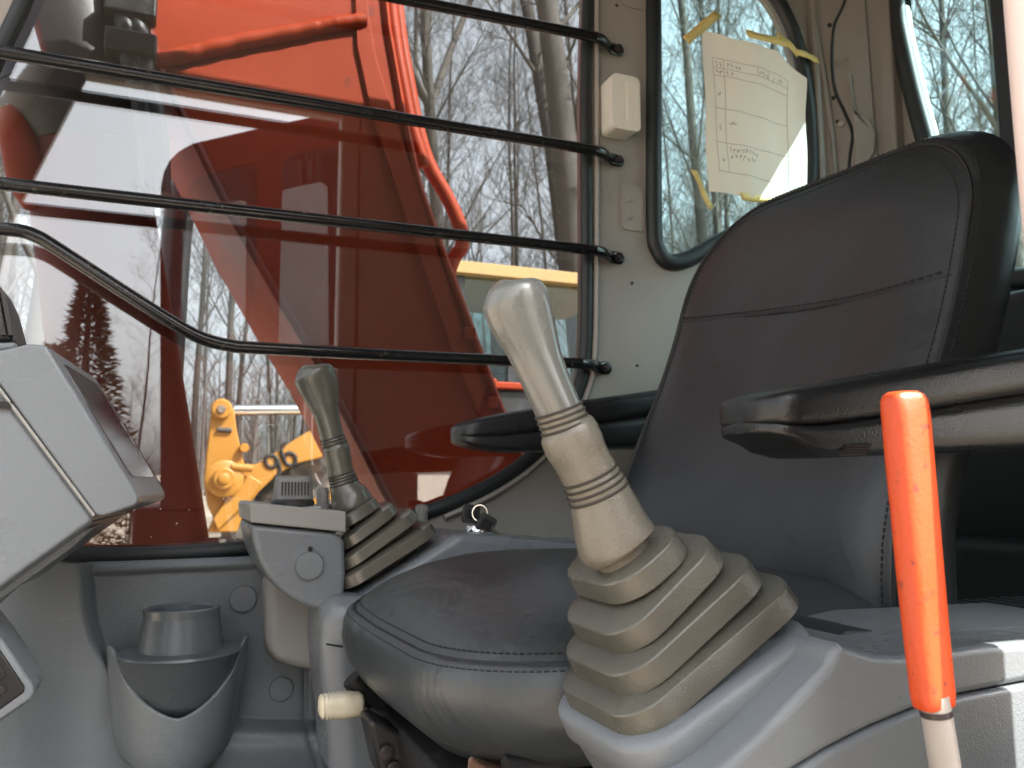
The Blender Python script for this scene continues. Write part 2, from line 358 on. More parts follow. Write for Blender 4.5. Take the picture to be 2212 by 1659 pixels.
x, y = ray_xy(1330, 9.6); put_tree(make_tree(91, 16, .27, .005, nb=16), x, y, 0, 1, 'thickest grey trunk, leaning, beside the window pillar', tilt=(0, -.19))
x, y = ray_xy(1318, 10.8); put_tree(make_tree(92, 16, .21, .005, nb=16), x, y, 0, 1, 'second thick grey trunk close beside the thickest one', tilt=(0, -.15))
x, y = ray_xy(1020, 12.5); put_tree(make_tree(93, 15, .15, .01, fork=[(.5, .3, 1.0, 7, .8), (.5, 3.4, .95, 7, .8)], nb=22), x, y, .2, 1, 'dark forked tree just past the orange boom edge', tilt=(0, -.12))
x, y = ray_xy(2200, 6.2); put_tree(make_tree(94, 15, .14, .02, nb=34), x, y, .6, 1, 'dark branching trunk at the far end of the rear window', tilt=(0, -.08))
x, y = ray_xy(250, 9); put_tree(make_tree(95, 15, .17, .02, nb=24), x-.9, y, .6, 1, 'grey trunk seen low beside the monitor top')
# behind the camera, seen only as reflections in the glass
for i in range(9):
    a = rnd.uniform(-.4, .6); d = rnd.uniform(17, 32)
    put_tree(KINDS[i % 8], math.sin(a)*d+2, -math.cos(a)*d, rnd.uniform(0, 6), rnd.uniform(.3, .5), 'bare tree standing on the open side, mirrored in the side window', 'trees mirrored in the glass')
def far_wood():
    rd = random.Random(8); mb = MB()
    for i in range(800):
        a = rd.uniform(-.75, 1.6); d = rd.uniform(48, 95); x, y = math.sin(a)*d, math.cos(a)*d; z0 = ground_z(x, y)-.3
        H = rd.uniform(6, 12); r0 = rd.uniform(.06, .15); q = Vector((x, y, z0)); l = rd.uniform(-.07, .05)
        mb.tube([q, q+Vector((l*H*.5, 0, H*.5)), q+Vector((l*H, 0, H))], [r0, r0*.6, .01], 4, caps=False)
        for k in range(12):
            t = rd.uniform(.12, .95); p0 = q+Vector((l*H*t, 0, H*t)); b_ = rd.uniform(0, 6.28); ln = rd.uniform(1, 3)
            p1 = p0+Vector((math.cos(b_)*ln*.6, math.sin(b_)*ln*.6, ln*.8)); mb.tube([p0, p1], [r0*.3, .01], 3, caps=False)
    return tag(mb.build('far_wood', M['twig'], smooth=180, fix=False), 'distant grey mass of bare wood closing the view', 'wood', kind='stuff')
far_wood()

# ------------------------------------------------------------------ excavator cab shell
YW = 1.32
cab = empty('excavator_cab', (.4, .85, 1.3), 'grey cab shell with black-rimmed side, corner and rear windows', 'cab')
win = sm2(XZ([(1264, -160), (1264, 200), (1266, 560), (1264, 740), (1252, 830), (1210, 915), (1135, 995), (1050, 1052), (940, 1100), (820, 1135), (660, 1168), (480, 1190), (320, 1199), (180, 1198), (60, 1180), (-60, 1130), (-130, 1040), (-140, 900), (-110, 500), (-60, 250), (40, 30), (100, -110), (170, -200), (400, -235), (900, -220), (1180, -200)], YW), 4)
qwin = sm2(XZ([(1412, -150), (1410, 150), (1410, 480), (1418, 540), (1440, 566), (1480, 562), (1540, 530), (1620, 490), (1700, 450), (1745, 415), (1752, 350), (1745, 230), (1722, 110), (1692, 30), (1650, -30), (1590, -75), (1520, -120), (1450, -160)], YW), 4)
wall_out = [(-.62, 1.33), (1.27, 1.33), (1.27, 3.06), (-.3, 3.06), (-.62, 2.2)]
plate('side_wall', wall_out, [win, qwin], lambda a, c, d: (a, YW+d, c), .035, M['sheet'], cab, bevel=.003)
def seal(name, loop, fn, rad, parent=cab, mat_=None, n=10, flat=1.0):
    mb = MB(); pts = [Vector(fn(a, c)) for a, c in loop]; m = len(pts); rs = []
    cen = sum(pts, Vector())/m; nrm = (pts[0]-cen).cross(pts[m//3]-cen).normalized()
    for i in range(m):
        t = (pts[(i+1) % m]-pts[i-1]).normalized(); a = t.cross(nrm).normalized()
        rs.append([pts[i]+(a*math.cos(2*math.pi*k/n)+nrm*flat*math.sin(2*math.pi*k/n))*rad for k in range(n)])
    mb.rings(rs, closed=True); return mb.build(name, mat_ or M['rubber'], parent, 60)
sg = seal('window_seal', win, lambda a, c: (a, YW-.002, c), .0125, flat=.8)
sq = seal('corner_window_seal', qwin, lambda a, c: (a, YW-.004, c), .017, flat=.8)
plate('side_window', win, [], lambda a, c, d: (a, YW+.018+d, c), .005, M['glass'], cab)
plate('corner_window', qwin, [], lambda a, c, d: (a, YW+.018+d, c), .005, M['glass_t'], cab)
# pressed flange along the rear edge of the side window
fl = [P(a, c, y=YW-.006) for a, c in [(1289, -60), (1289, 200), (1289, 520), (1285, 760), (1268, 850), (1228, 930), (1150, 1012), (1060, 1072), (960, 1118)]]
MB().tube(smooth_path(fl, 5), .006, 6).build('pressed_edge', M['sheet'], cab, 60)
# pressed pads with rivet heads
for k, (cx_, cy_, wd, hg) in enumerate([(1366, 450, 24, 52), (1368, -20, 26, 45)]):
    a, c = P(cx_-wd, cy_-hg, y=YW-.001), P(cx_+wd, cy_+hg, y=YW-.001)
    pad = plate('pressed_pad', rrect(a.x, c.x, c.z, a.z, .008), [], lambda q, t, d: (q, YW-.004+d, t), .005, M['sheet'], cab, bevel=.002)
    if k == 0:
        for py in (431, 469):
            lathe([(.0001, .004), (.004, .0032), (.006, .0)], P(1361, py, y=YW-.004), 14, (0, -1, 0)).build('rivet', M['plastic_w'], pad)
for px, py in ((1332, 12), (1376, 790), (1365, 612)):
    lathe([(.003, 0), (.003, .0012), (.0001, .0013)], P(px, py, y=YW), 10, (0, -1, 0)).build('screw_hole', M['ink'], cab)
# corner post between side wall and rear wall
c0, c1 = Vector((1.262, YW, 0)), Vector((1.372, 1.185, 0)); cn = (c1-c0).cross(Vector((0, 0, 1))).normalized()
if cn.dot(Vector((-1, -1, 0))) < 0: cn = -cn
mbp = MB(); prof = [(1.27, YW+.036), (1.262, YW+.002), (1.272, YW-.012), (1.30, YW-.02)]
mbp.rings([[Vector((1.255, 1.34, z)), Vector((1.255, 1.302, z)), Vector((1.275, 1.30, z)), Vector((1.35, 1.212, z)), Vector((1.352, 1.19, z)), Vector((1.42, 1.19, z)), Vector((1.42, 1.34, z))] for z in (1.34, 2.0, 2.6, 3.055)])
mbp.build('corner_post', M['sheet_tan'], cab, 30, bevel=.006)
pc0 = Vector((1.275, 1.30, 0)); pn = Vector((1.35, 1.212, 0))-pc0; pn = pn.cross(Vector((0, 0, 1))).normalized()
if pn.dot(Vector((-1, -1, 0))) < 0: pn = -pn
def PC(px, py, off=.0): return Pp(px, py, pc0+pn*off, pn)
def corner_plate(name, pix, th, off, m_, bevel=.002, n=4):
    pts = smooth_path([PC(a, c, off) for a, c in pix], n, True) if n else [PC(a, c, off) for a, c in pix]
    k = len(pts); v = pts+[q+pn*th for q in pts]
    f = [tuple(range(k)), tuple(range(k, 2*k))[::-1]]+[(i, (i+1) % k, k+(i+1) % k, k+i) for i in range(k)]
    return MB().add(v, f).build(name, m_, cab, 40, bevel=bevel)
tp = corner_plate('corner_trim', [(1826, -80), (1826, 0), (1802, 60), (1798, 140), (1806, 200), (1826, 245), (1842, 290), (1836, 340), (1830, 420), (1905, 420), (1892, 300), (1880, 160), (1868, 0), (1860, -80)], .006, .002, M['sheet_tan'], n=0)
gk = smooth_path([PC(a, c, .006) for a, c in [(1826, -80), (1826, 0), (1802, 60), (1798, 140), (1806, 200), (1826, 245), (1842, 290), (1836, 340), (1830, 430)]], 5)
MB().tube(gk, .0038, 6).build('corner_gasket', M['rubber'], cab, 60)
hump = corner_plate('pressed_hump', [(1838, 160), (1850, 245), (1878, 258), (1893, 290), (1890, 330), (1870, 362), (1845, 372), (1846, 330), (1842, 240), (1830, 165)], .008, .008, M['sheet_tan'], .006, 0)
for px, py, q, m_ in ((1817, 268, .0075, 'sheet'), (1809, 263, .004, 'ink'), (1800, 212, .004, 'ink'), (1792, 55, .0045, 'ink')):
    lathe([(q, 0), (q*.9, .004), (.0001, .005)], PC(px, py, .001), 12, pn).build('post_bolt', M[m_], cab)
ed = smooth_path([PC(a, c, .003) for a, c in [(1755, -60), (1763, 60), (1782, 180), (1798, 300), (1806, 400)]], 5)
MB().tube(ed, .006, 6).build('post_edge', M['sheet_tan'], cab, 60)
# rear wall
XR = 1.375
rw = [(q.y, q.z) for q in (P(a, c, x=XR) for a, c in [(1938, -40), (1940, 30), (1948, 80), (1975, 200), (2010, 330), (2040, 470)])]
rwin = sm2([(.40, 2.98), (1.10, 3.0)]+rw+[(1.03, 2.36), (.95, 2.30), (.5, 2.30), (.42, 2.34), (.38, 2.5)], 5)
plate('rear_wall', [(.30, 1.33), (1.19, 1.33), (1.19, 3.055), (.30, 3.055)], [rwin], lambda a, c, d: (XR+d, a, c), .04, M['sheet_tan'], cab, bevel=.003)
seal('rear_window_seal', rwin, lambda a, c: (XR-.004, a, c), .02, flat=.8)
plate('rear_window', rwin, [], lambda a, c, d: (XR+.018+d, a, c), .005, M['glass_t'], cab)
MB().box((1.345, .33, 2.5), (1.37, .968, 3.05)).build('sun_block_box', M['navy'], cab, bevel=.01)  # unseen box added to keep a sun patch off the side wall
MB().box((1.30, .32, 1.335), (1.372, 1.18, 2.27)).build('rear_trim', M['navy'], cab, bevel=.02)
MB().box((1.12, .32, 1.335), (1.298, 1.18, 1.86)).build('rear_shelf', M['navy'], cab, bevel=.02)
# roof, floor, front and near side
RZ = 3.085
prism('roof', [(-.36, RZ), (1.43, RZ), (1.43, RZ+.07), (1.38, RZ+.1), (-.3, RZ+.1), (-.36, RZ+.06)], .25, 1.388, M['boom'], cab, bevel=.02)
MB().box((-.33, .28, 3.057), (1.41, 1.37, 3.083)).build('headliner', M['liner'], cab)
MB().box((-.7, .27, 1.26), (1.43, 1.38, 1.329)).build('floor', M['mat'], cab)
for yy in (.29, 1.375):
    MB().tube(smooth_path([(-.66, yy, 1.30), (-.68, yy, 1.9), (-.6, yy, 2.5), (-.34, yy, 3.06)], 6), .032, 12).build('front_post', M['sheet'], cab, 60)
MB().tube([(-.66, .32, 1.42), (-.66, 1.345, 1.42)], .045, 12).build('front_sill', M['sheet'], cab, 60)
MB().box((-.3, .262, 3.036), (.498, .30, 3.056)).build('door_header', M['sheet'], cab, bevel=.006)
plate('reflection_edge_panel', [(-.245, 3.035), (-.40, 2.6), (-.45, 2.2), (-.48, 1.40), (-.66, 1.40), (-.70, 1.9), (-.63, 2.5), (-.38, 3.05), (-.26, 3.05)], [], lambda a, c, d: (a, .27+d, c), .03, M['liner'], cab, bevel=.005)  # unseen dark panel added to bound the sky reflected in the side window
plate('near_side_panel', [(.50, 1.332), (1.42, 1.332), (1.42, 3.055), (.50, 3.055)], [rrect(.69, .92, 1.72, 2.10, .03)], lambda a, c, d: (a, .262+d, c), .036, M['sheet'], cab)  # unseen wall kept solid against sun; opening added to light the console edge
MB().box((.44, .255, 1.332), (.498, .305, 3.055)).build('door_post', M['sheet'], cab, bevel=.01)

# ------------------------------------------------------------------ guard bars across the side window
YB = 1.285
def guard_bar(pix, label, end=True, rad=.0098):
    pts = [P(a, c, y=YB) for a, c in pix]
    root = empty('guard_bar', pts[-1], label, 'guard bar', 'black guard bars across the side window')
    e = pts[-1]; body = pts[:-1]
    MB().tube(smooth_path(body, 8) if len(body) > 2 else body, rad, 12).build('bar_tube', M['barblack'], root, 60)
    # flattened, bolted end
    s0 = body[-1]; d = (e-s0).normalized(); L_ = .075
    rs = []
    for i, (t, ry, rz, oy) in enumerate([(0, rad, rad, 0), (.25, rad*.95, rad*1.05, .004), (.5, rad*.7, rad*1.15, .016), (.62, .004, rad*1.25, .024), (.85, .0035, rad*1.25, .026), (.95, .0035, rad*1.1, .026), (1.0, .0035, rad*.6, .026)]):
        c = s0+d*L_*t+Vector((0, oy, 0)); rs.append([c+Vector((0, math.cos(2*math.pi*k/12)*ry, math.sin(2*math.pi*k/12)*rz)) for k in range(12)])
    fe = MB().rings(rs).build('flattened_end', M['barblack'], root, 60)
    bc = s0+d*L_*.82+Vector((0, .022, 0))
    lathe([(.0085, 0), (.0085, .003), (.006, .0035), (.006, .009), (.0052, .0098), (.0001, .01)], bc, 6 if False else 18, (0, -1, 0)).build('bolt', M['greasy'], fe)
    return root
def ext(p, q, t): return (p[0]+(q[0]-p[0])*t, p[1]+(q[1]-p[1])*t)
guard_bar([(-150, -205), (1285, 80), (1330, 90)], 'topmost black guard bar across the side window')
guard_bar([(-120, 92), (1285, 325), (1330, 333)], 'second black guard bar from the top, above the rivet pad')
guard_bar([(-120, 383), (1285, 541), (1330, 547)], 'third black guard bar from the top, straight and level')
guard_bar([(-160, 505), (-60, 494), (30, 497), (78, 510), (130, 541), (270, 632), (385, 704), (440, 732), (500, 747), (560, 752), (900, 770), (1255, 785), (1300, 789)], 'lowest black guard bar, cranked upward at its front end')

# dome lamp on the post
dl = empty('dome_lamp', P(1353, 285, y=1.29), 'small ribbed cream lamp on the grey window post', 'lamp')
a, c = P(1322, 154, y=1.27), P(1386, 285, y=1.27)
o = plate('lamp_lens', rrect(a.x, c.x, c.z, a.z, .012), [], lambda q, t, d: (q, 1.272+d, t), .046, M['lens'], dl); add_bevel(o, .012, 4)
for i in range(7):
    x = a.x+(c.x-a.x)*(.52+i*.065)
    MB().tube([(x, 1.2715, a.z-.014), (x, 1.2715, c.z+.014)], .0013, 6).build('lens_rib', M['lens'], dl)

# ------------------------------------------------------------------ paper taped to the corner window
YP = 1.296
pp = empty('paper_notice', P(1630, 420, y=YP), 'creased white printed form taped to the corner window', 'paper')
ptl, ptr, pbl, pbr = P(1516, 60, y=YP), P(1738, 128, y=YP), P(1533, 412, y=YP), P(1742, 452, y=YP)
ptop = [P(a, c, y=YP) for a, c in [(1518, 62), (1560, 64), (1620, 76), (1680, 92), (1712, 122), (1733, 170)]]
def paper(u_, v_, off=0.0):
    x = (ptl.x*(1-u_)+ptr.x*u_)*(1-v_)+(pbl.x*(1-u_)+pbr.x*u_)*v_
    zt = ptl.z*(1-u_)+ptr.z*u_; zb = pbl.z*(1-u_)+pbr.z*u_
    z = zt*(1-v_)+zb*v_ - max(0, u_-.72)*.16*(1-v_)**3
    y = YP+.0035*math.sin(u_*9+v_*2)+.002*math.sin(v_*11+u_*4)+.0016*math.sin(u_*23-v_*5)-.012*max(0, u_-.75)*(1-v_)
    return Vector((x, y-off, z))
def paper_grid(u0, u1, v0, v1, nu, nv, off):
    v = [paper(u0+(u1-u0)*i/nu, v0+(v1-v0)*j/nv, off) for j in range(nv+1) for i in range(nu+1)]
    f = [(j*(nu+1)+i, j*(nu+1)+i+1, (j+1)*(nu+1)+i+1, (j+1)*(nu+1)+i) for j in range(nv) for i in range(nu)]
    return v, f
sh = MB().add(*paper_grid(0, 1, 0, 1, 28, 36, 0)).build('sheet', M['paper'], pp, 180, fix=False)
ru = MB(); t_ = .0042
def hline(u0, u1, v0): ru.add(*paper_grid(u0, u1, v0, v0+.0035, 14, 1, .0006))
def vline(u0, v0, v1): ru.add(*paper_grid(u0, u0+.005, v0, v1, 1, 14, .0006))
for v0 in (.155, .215, .265, .47, .68, .865): hline(.1, .82, v0)
for u0 in (.1, .195, .815): vline(u0, .155, .868)
vline(.5, .155, .215); vline(.62, .155, .215)
ru.build('ruled_lines', mat('printed grey rule', (.42, .4, .37), .8), sh, 180, fix=False)
sc = MB(); rd = random.Random(4)
def scribble(u0, v0, n, wd=.032, hg=.026):
    for i in range(n):
        for k in range(3):
            a0, b0 = u0+i*wd*1.15+rd.uniform(0, wd*.6), v0+rd.uniform(0, hg)
            if rd.random() < .5: sc.add(*paper_grid(a0, a0+wd*.5, b0, b0+.005, 2, 1, .0007))
            else: sc.add(*paper_grid(a0, a0+.006, b0-hg*.2, b0+hg*.5, 1, 2, .0007))
for a0, b0, n in ((.12, .175, 2), (.215, .175, 4), (.51, .178, 3), (.66, .185, 1), (.73, .185, 1), (.12, .228, 2), (.21, .225, 2), (.13, .36, 1), (.13, .57, 1), (.13, .77, 1), (.225, .53, 2), (.21, .70, 8), (.22, .745, 7)):
    scribble(a0, b0, n)
sc.build('handwriting', mat('pencil writing', (.36, .345, .33), .8), sh, 180, fix=False)
def tape(pa, pb, wd, seed):
    rd = random.Random(seed); A, B = P(*pa, y=YP-.004), P(*pb, y=YP-.004); d = (B-A); nrm = Vector((0, -1, 0)); s_ = d.cross(nrm).normalized()*wd/2; n = 8; v = []
    for i in range(n+1):
        t = i/n; c = A+d*t+Vector((0, .0025*math.sin(t*5+seed), 0)); jag = rd.uniform(.85, 1.12)
        e = d.normalized()*(rd.uniform(-.004, .004) if i in (0, n) else 0)
        v += [c+s_*jag+e, c-s_*jag-e]
    f = [(2*i, 2*i+1, 2*i+3, 2*i+2) for i in range(n)]
    o = MB().add(v, f).build('tape', M['tape'], pp, 180, fix=False); m = o.modifiers.new('t', 'SOLIDIFY'); m.thickness = .0006
for i, q in enumerate([((1482, 88), (1550, 30), .02), ((1614, 70), (1712, 100), .016), ((1680, 74), (1725, 118), .014), ((1718, 112), (1770, 130), .014), ((1497, 368), (1538, 450), .013), ((1598, 424), (1668, 432), .015)]):
    tape(q[0], q[1], q[2], i)

# ------------------------------------------------------------------ moulded side trim below the window
def ss(a, b_, t):
    t = max(0, min(1, (t-a)/(b_-a))); return t*t*(3-2*t)
def curve_x(pts, y):
    for (x0, y0), (x1, y1) in zip(pts, pts[1:]):
        if y <= y1: return x0+(x1-x0)*max(0, (y-y0))/(y1-y0)
    return pts[-1][0]
def side_trim():
    st = empty('side_trim', (0, 1.28, 1.35), 'moulded grey plastic side trim below the big window, textured surface', 'side panel')
    step = [(178, 1200), (184, 1260), (190, 1330), (206, 1390), (235, 1440), (275, 1490), (310, 1540), (340, 1600), (360, 1750)]
    ledge = [(480, 1555), (700, 1560)]
    def depth(px, py):
        y = 1.285-ss(1238, 1215, py)*0-.0
        s_ = ss(20, -14, px-curve_x(step, py))       # raised front part
        y -= .06*s_
        y -= .03*ss(120, -60, px-60)*ss(1300, 1500, py)
        lo = ss(1548, 1590, py-.03*(px-500)) if px > 330 else ss(1600, 1700, py)
        y -= .05*lo*(1-s_)+.07*ss(1600, 1720, py)*(1-s_)
        gx = 672 if py < 1560 else 672+(py-1560)*.28
        y += .006*(math.exp(-((px-gx+14)/4.5)**2)-.7*math.exp(-((px-gx)/5)**2)+math.exp(-((px-gx-14)/4.5)**2)*.0)
        # thin lip at the top
        y -= .012*math.exp(-((py-(1232-(px-190)*.045))/6)**2)*ss(188, 200, px)
        return y
    nx, ny = 150, 110; v = []
    for j in range(ny+1):
        for i in range(nx+1):
            px = -160+ (960)*i/nx; top = 1214-(px-190)*.03 if px > 190 else 1216
            py = top+(1780-top)*j/ny
            v.append(P(px, py, y=depth(px, py)))
    f = [(j*(nx+1)+i, j*(nx+1)+i+1, (j+1)*(nx+1)+i+1, (j+1)*(nx+1)+i) for j in range(ny) for i in range(nx)]
    o = MB().add(v, f).build('moulding', M['plastic'], st, 180); m = o.modifiers.new('t', 'SOLIDIFY'); m.thickness = .003; m.offset = 1
    for px, py, q in ((525, 1293, .0185), (607, 1488, .0165)):
        c = P(px, py, y=1.2805)
        lathe([(q*1.08, 0), (q*1.08, .0015), (q*1.02, .0022), (q, .0012), (q*.98, .003), (.0001, .0036)], c, 30, (0, -1, 0)).build('round_plug', M['plastic_s'], st)
    return st
side_trim()

# ------------------------------------------------------------------ cup holder
ch = empty('cup_holder', P(392, 1640, y=1.2), 'grey cup holder with V-cut front and dark inner cup', 'cup holder')
YC = 1.185
cc = P(392, 1350, y=YC); S = (cc-P(392, 1350, y=YC)).length
def wpx(d): return d*(YC/1.0)/F*1.08
zt, zsh, zbt = P(392, 1312, y=YC).z, P(392, 1395, y=YC).z, P(392, 1500, y=YC).z
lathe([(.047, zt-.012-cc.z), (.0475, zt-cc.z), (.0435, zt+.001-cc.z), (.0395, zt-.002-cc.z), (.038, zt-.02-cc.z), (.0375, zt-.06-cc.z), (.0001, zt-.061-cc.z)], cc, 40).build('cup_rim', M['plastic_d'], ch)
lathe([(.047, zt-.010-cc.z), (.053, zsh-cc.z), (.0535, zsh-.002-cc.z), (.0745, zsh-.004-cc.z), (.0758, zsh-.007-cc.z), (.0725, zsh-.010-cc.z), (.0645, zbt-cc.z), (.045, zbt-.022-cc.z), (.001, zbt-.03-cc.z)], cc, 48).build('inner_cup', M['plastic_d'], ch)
mb = MB(); nA, nZ = 64, 26; v = []
Zb = P(392, 1655, y=YC).z
for j in range(nZ+1):
    for i in range(nA+1):
        ph = -math.pi*1.02+2.04*math.pi*i/nA*.5  # the half facing into the cab
        ph = math.pi*(i/nA)                      # 0..pi, pi/2 faces the door
        fr = abs(ph-math.pi/2)/(math.pi/2)
        zr = P(392, 1520, y=YC).z+(P(392, 1392, y=YC).z-P(392, 1520, y=YC).z)*min(1, (fr*1.10))**1.45
        t = j/nZ; z = zr+(Zb-zr)*t
        q = (z-Zb)/(P(392, 1352, y=YC).z-Zb)
        r_ = .010+.067*min(1, max(0, q))**.16+.010*ss(.8, 1, fr)
        v.append((cc.x+math.cos(ph)*r_, cc.y+.05-math.sin(ph)**.8*(r_+.05), z))
f = [(j*(nA+1)+i, j*(nA+1)+i+1, (j+1)*(nA+1)+i+1, (j+1)*(nA+1)+i) for j in range(nZ) for i in range(nA)]
o = MB().add(v, f).build('outer_shell', M['plastic'], ch, 180); m = o.modifiers.new('t', 'SOLIDIFY'); m.thickness = .004; m.offset = -1
fr = [P(a, c, y=1.2905) for a, c in [(268, 1560), (262, 1500), (254, 1420), (243, 1368), (244, 1350), (262, 1346), (330, 1340), (440, 1334), (496, 1331), (510, 1340), (513, 1370), (512, 1440), (508, 1520)]]
MB().tube(smooth_path(fr, 4), .0085, 10).build('holder_frame', M['plastic'], ch, 60)

# ------------------------------------------------------------------ far control console
fc = empty('far_console', P(720, 1640, y=1.2), 'grey switch console on its stand beside the side window', 'console')
pod = sm2(XZ([(541, 1098), (541, 1128), (546, 1165), (556, 1200), (574, 1236), (598, 1268), (630, 1294), (662, 1310), (700, 1322), (760, 1326), (840, 1300), (870, 1200), (860, 1120)], 1.10), 3)
body = prism('pod_body', XZ([(541, 1132), (543, 1150), (549, 1180), (560, 1212), (576, 1244), (600, 1272), (630, 1295), (662, 1311), (700, 1322), (742, 1326), (748, 1240), (745, 1165), (720, 1150)], 1.10), 1.10, 1.272, M['plastic_s'], fc, bevel=.022, seg=6)
prism('pod_top', XZ([(539, 1092), (545, 1086), (720, 1102), (748, 1105), (748, 1150), (720, 1147), (541, 1129)], 1.096), 1.096, 1.274, M['plastic_w'], fc, bevel=.004)
c = P(668, 1222, y=1.099); lathe([(.0195, 0), (.0195, .0012), (.0182, .0018), (.0178, .0006), (.0172, .0022), (.0001, .0026)], c, 30, (0, -1, 0)).build('round_plug', M['plastic'], fc)
MB().box((c.x-.002, 1.0965, c.z+.018), (c.x+.003, 1.0985, c.z+.024)).build('plug_notch', M['ink'], fc)
# throttle dial and switches stand on the pod top
kd = P(632, 1100, y=1.16); ztop = P(632, 1094, y=1.16).z
kb = lathe([(.040, -.004), (.040, .0), (.036, .001), (.0001, .0012)], (kd.x, kd.y, ztop-.001), 32).build('dial_plate', M['white'], fc)
lathe([(.029, 0), (.029, .006), (.026, .009), (.0001, .0092)], (kd.x, kd.y, ztop+.001), 32).build('dial_skirt', M['key'], fc)
kg = MB().rings([[Vector((kd.x+px_*sx, kd.y+py_*sy, ztop+.009+h)) for px_, py_ in rrect(-1, 1, -1, 1, .5, 4)] for sx, sy, h in ((.026, .013, 0), (.0255, .0115, .012), (.024, .009, .028), (.0225, .008, .031), (.018, .005, .0325))])
kg.build('dial_grip', mat('grey dial', (.2, .195, .185), .45, bump=.1, bscale=400), fc, 50)
for i in range(9):
    x = kd.x-.017+i*.0043; MB().box((x, kd.y-.0128, ztop+.015), (x+.0018, kd.y-.0095, ztop+.033)).build('dial_ridge', M['key'], fc)
def peg(px, py, y, hgt, r_, collar=True):
    b_ = P(px, py, y=y); o = lathe([(r_*1.35, 0), (r_*1.35, .010), (r_*1.1, .012), (r_, .013), (r_*.9, hgt), (r_*.75, hgt+.002), (.0001, hgt+.0022)] if collar else [(r_, 0), (r_*.9, hgt), (.0001, hgt+.001)], b_, 20).build('switch_knob', mat('grey switch', (.2, .195, .185), .45), fc)
    for k in range(10):
        a_ = k*.628; p0 = b_+Vector((math.cos(a_)*r_*.97, math.sin(a_)*r_*.97, .014)); MB().tube([p0, p0+Vector((0, 0, hgt-.016))], .0011, 5).build('knob_ridge', M['plastic_w'], o)
    return o
peg(697, 1106, 1.19, .032, .0085); peg(911, 1125, 1.22, .024, .009, False)
# support panel, stand and rear top
prism('support_panel', XZ([(574, 1240), (574, 1380), (578, 1410), (596, 1432), (640, 1446), (760, 1462), (760, 1240)], 1.20), 1.20, 1.262, M['plastic_w'], fc, bevel=.016, seg=4)
prism('stand', XZ([(697, 1290), (694, 1400), (700, 1480), (712, 1580), (722, 1720), (900, 1720), (900, 1290)], 1.06), 1.06, 1.198, M['plastic_s'], fc, bevel=.03, seg=5)
MB().tube([P(694, 1392, y=1.058)+Vector((.006, 0, 0)), P(740, 1397, y=1.058)], .0012, 5).build('stand_joint', M['ink'], fc)
prism('rear_top', XZ([(740, 1330), (760, 1300), (972, 1166), (992, 1152), (1076, 1158), (1240, 1172), (1400, 1180), (1400, 1400), (740, 1400)], 1.085), 1.085, 1.27, M['plastic_s'], fc, bevel=.012, seg=4)
lathe([(.03, -.02), (.03, .0), (.026, .006), (.0001, .007)], P(1032, 1158, y=1.185), 28).build('key_boss', M['plastic_s'], fc)
kc = P(1032, 1148, y=1.185)
key = empty('ignition_key', kc, 'black-headed ignition keys on a ring in the key switch', 'key')
lathe([(.019, 0), (.019, .004), (.016, .009), (.008, .0095), (.0001, .0095)], kc, 28).build('lock_barrel', M['chrome'], key)
MB().box((kc.x-.004, kc.y-.0012, kc.z+.009), (kc.x+.004, kc.y+.0012, kc.z+.03)).build('key_blade', M['brass'], key)
def keyhead(c, s_, rot, name='key_head'):
    m4 = Matrix.Translation(c)@Matrix.Rotation(rot, 4, 'Y')
    pts = rrect(-s_, s_, -s_*1.05, s_*1.05, s_*.35, 4); n = len(pts)
    v = [m4@Vector((a, -.0035, b_)) for a, b_ in pts]+[m4@Vector((a, .0035, b_)) for a, b_ in pts]
    f = [tuple(range(n)), tuple(range(n, 2*n))[::-1]]+[(i, (i+1) % n, n+(i+1) % n, n+i) for i in range(n)]
    o = MB().add(v, f).build(name, M['key'], key, 40, bevel=.0015)
    q = rrect(-s_*.6, s_*.6, -s_*.55, s_*.45, s_*.2, 3); n = len(q)
    v = [m4@Vector((a, -.0046, b_)) for a, b_ in q]+[m4@Vector((a, -.003, b_)) for a, b_ in q]
    f = [tuple(range(n)), tuple(range(n, 2*n))[::-1]]+[(i, (i+1) % n, n+(i+1) % n, n+i) for i in range(n)]
    MB().add(v, f).build('head_inset', M['black'], o, 40)
keyhead(P(1017, 1110, y=1.185), .0135, .1); keyhead(P(1050, 1132, y=1.17), .0135, .5)
rc = P(1034, 1108, y=1.178); rp = [rc+Vector((math.cos(t*.3142)*.012, .002, math.sin(t*.3142)*.012)) for t in range(20)]
seal('key_ring', [(q.x, q.z) for q in rp], lambda a, c_: (a, rc.y-.004, c_), .0011, key, M['chrome'], 6)
MB().tube(smooth_path([P(1062, 1140, y=1.165), P(1080, 1155, y=1.165), P(1095, 1163, y=1.17)], 4), .0022, 6).build('key_tag_cord', M['tan'], key)

# ------------------------------------------------------------------ monitor
mo = empty('monitor', P(60, 1290, y=1.0), 'grey instrument monitor with slanted reflective screen, seen edge on', 'monitor')
YM0, YM1 = .95, 1.22
front = [(72, 738), (300, 1068)]                       # edge of the face, near side
prism('screen_bezel', XZ([(-60, 770), (62, 742), (100, 746), (292, 1060), (300, 1078), (292, 1092), (222, 1116), (205, 1112), (-40, 780)], YM0), YM0, YM1, M['plastic_s'], mo, bevel=.011, seg=5)
prism('rear_housing', XZ([(-80, 790), (-44, 786), (201, 1116), (196, 1128), (-60, 1312), (-140, 1300), (-140, 820)], YM0+.004), YM0+.004, YM1-.02, M['plastic_s'], mo, bevel=.012, seg=4)
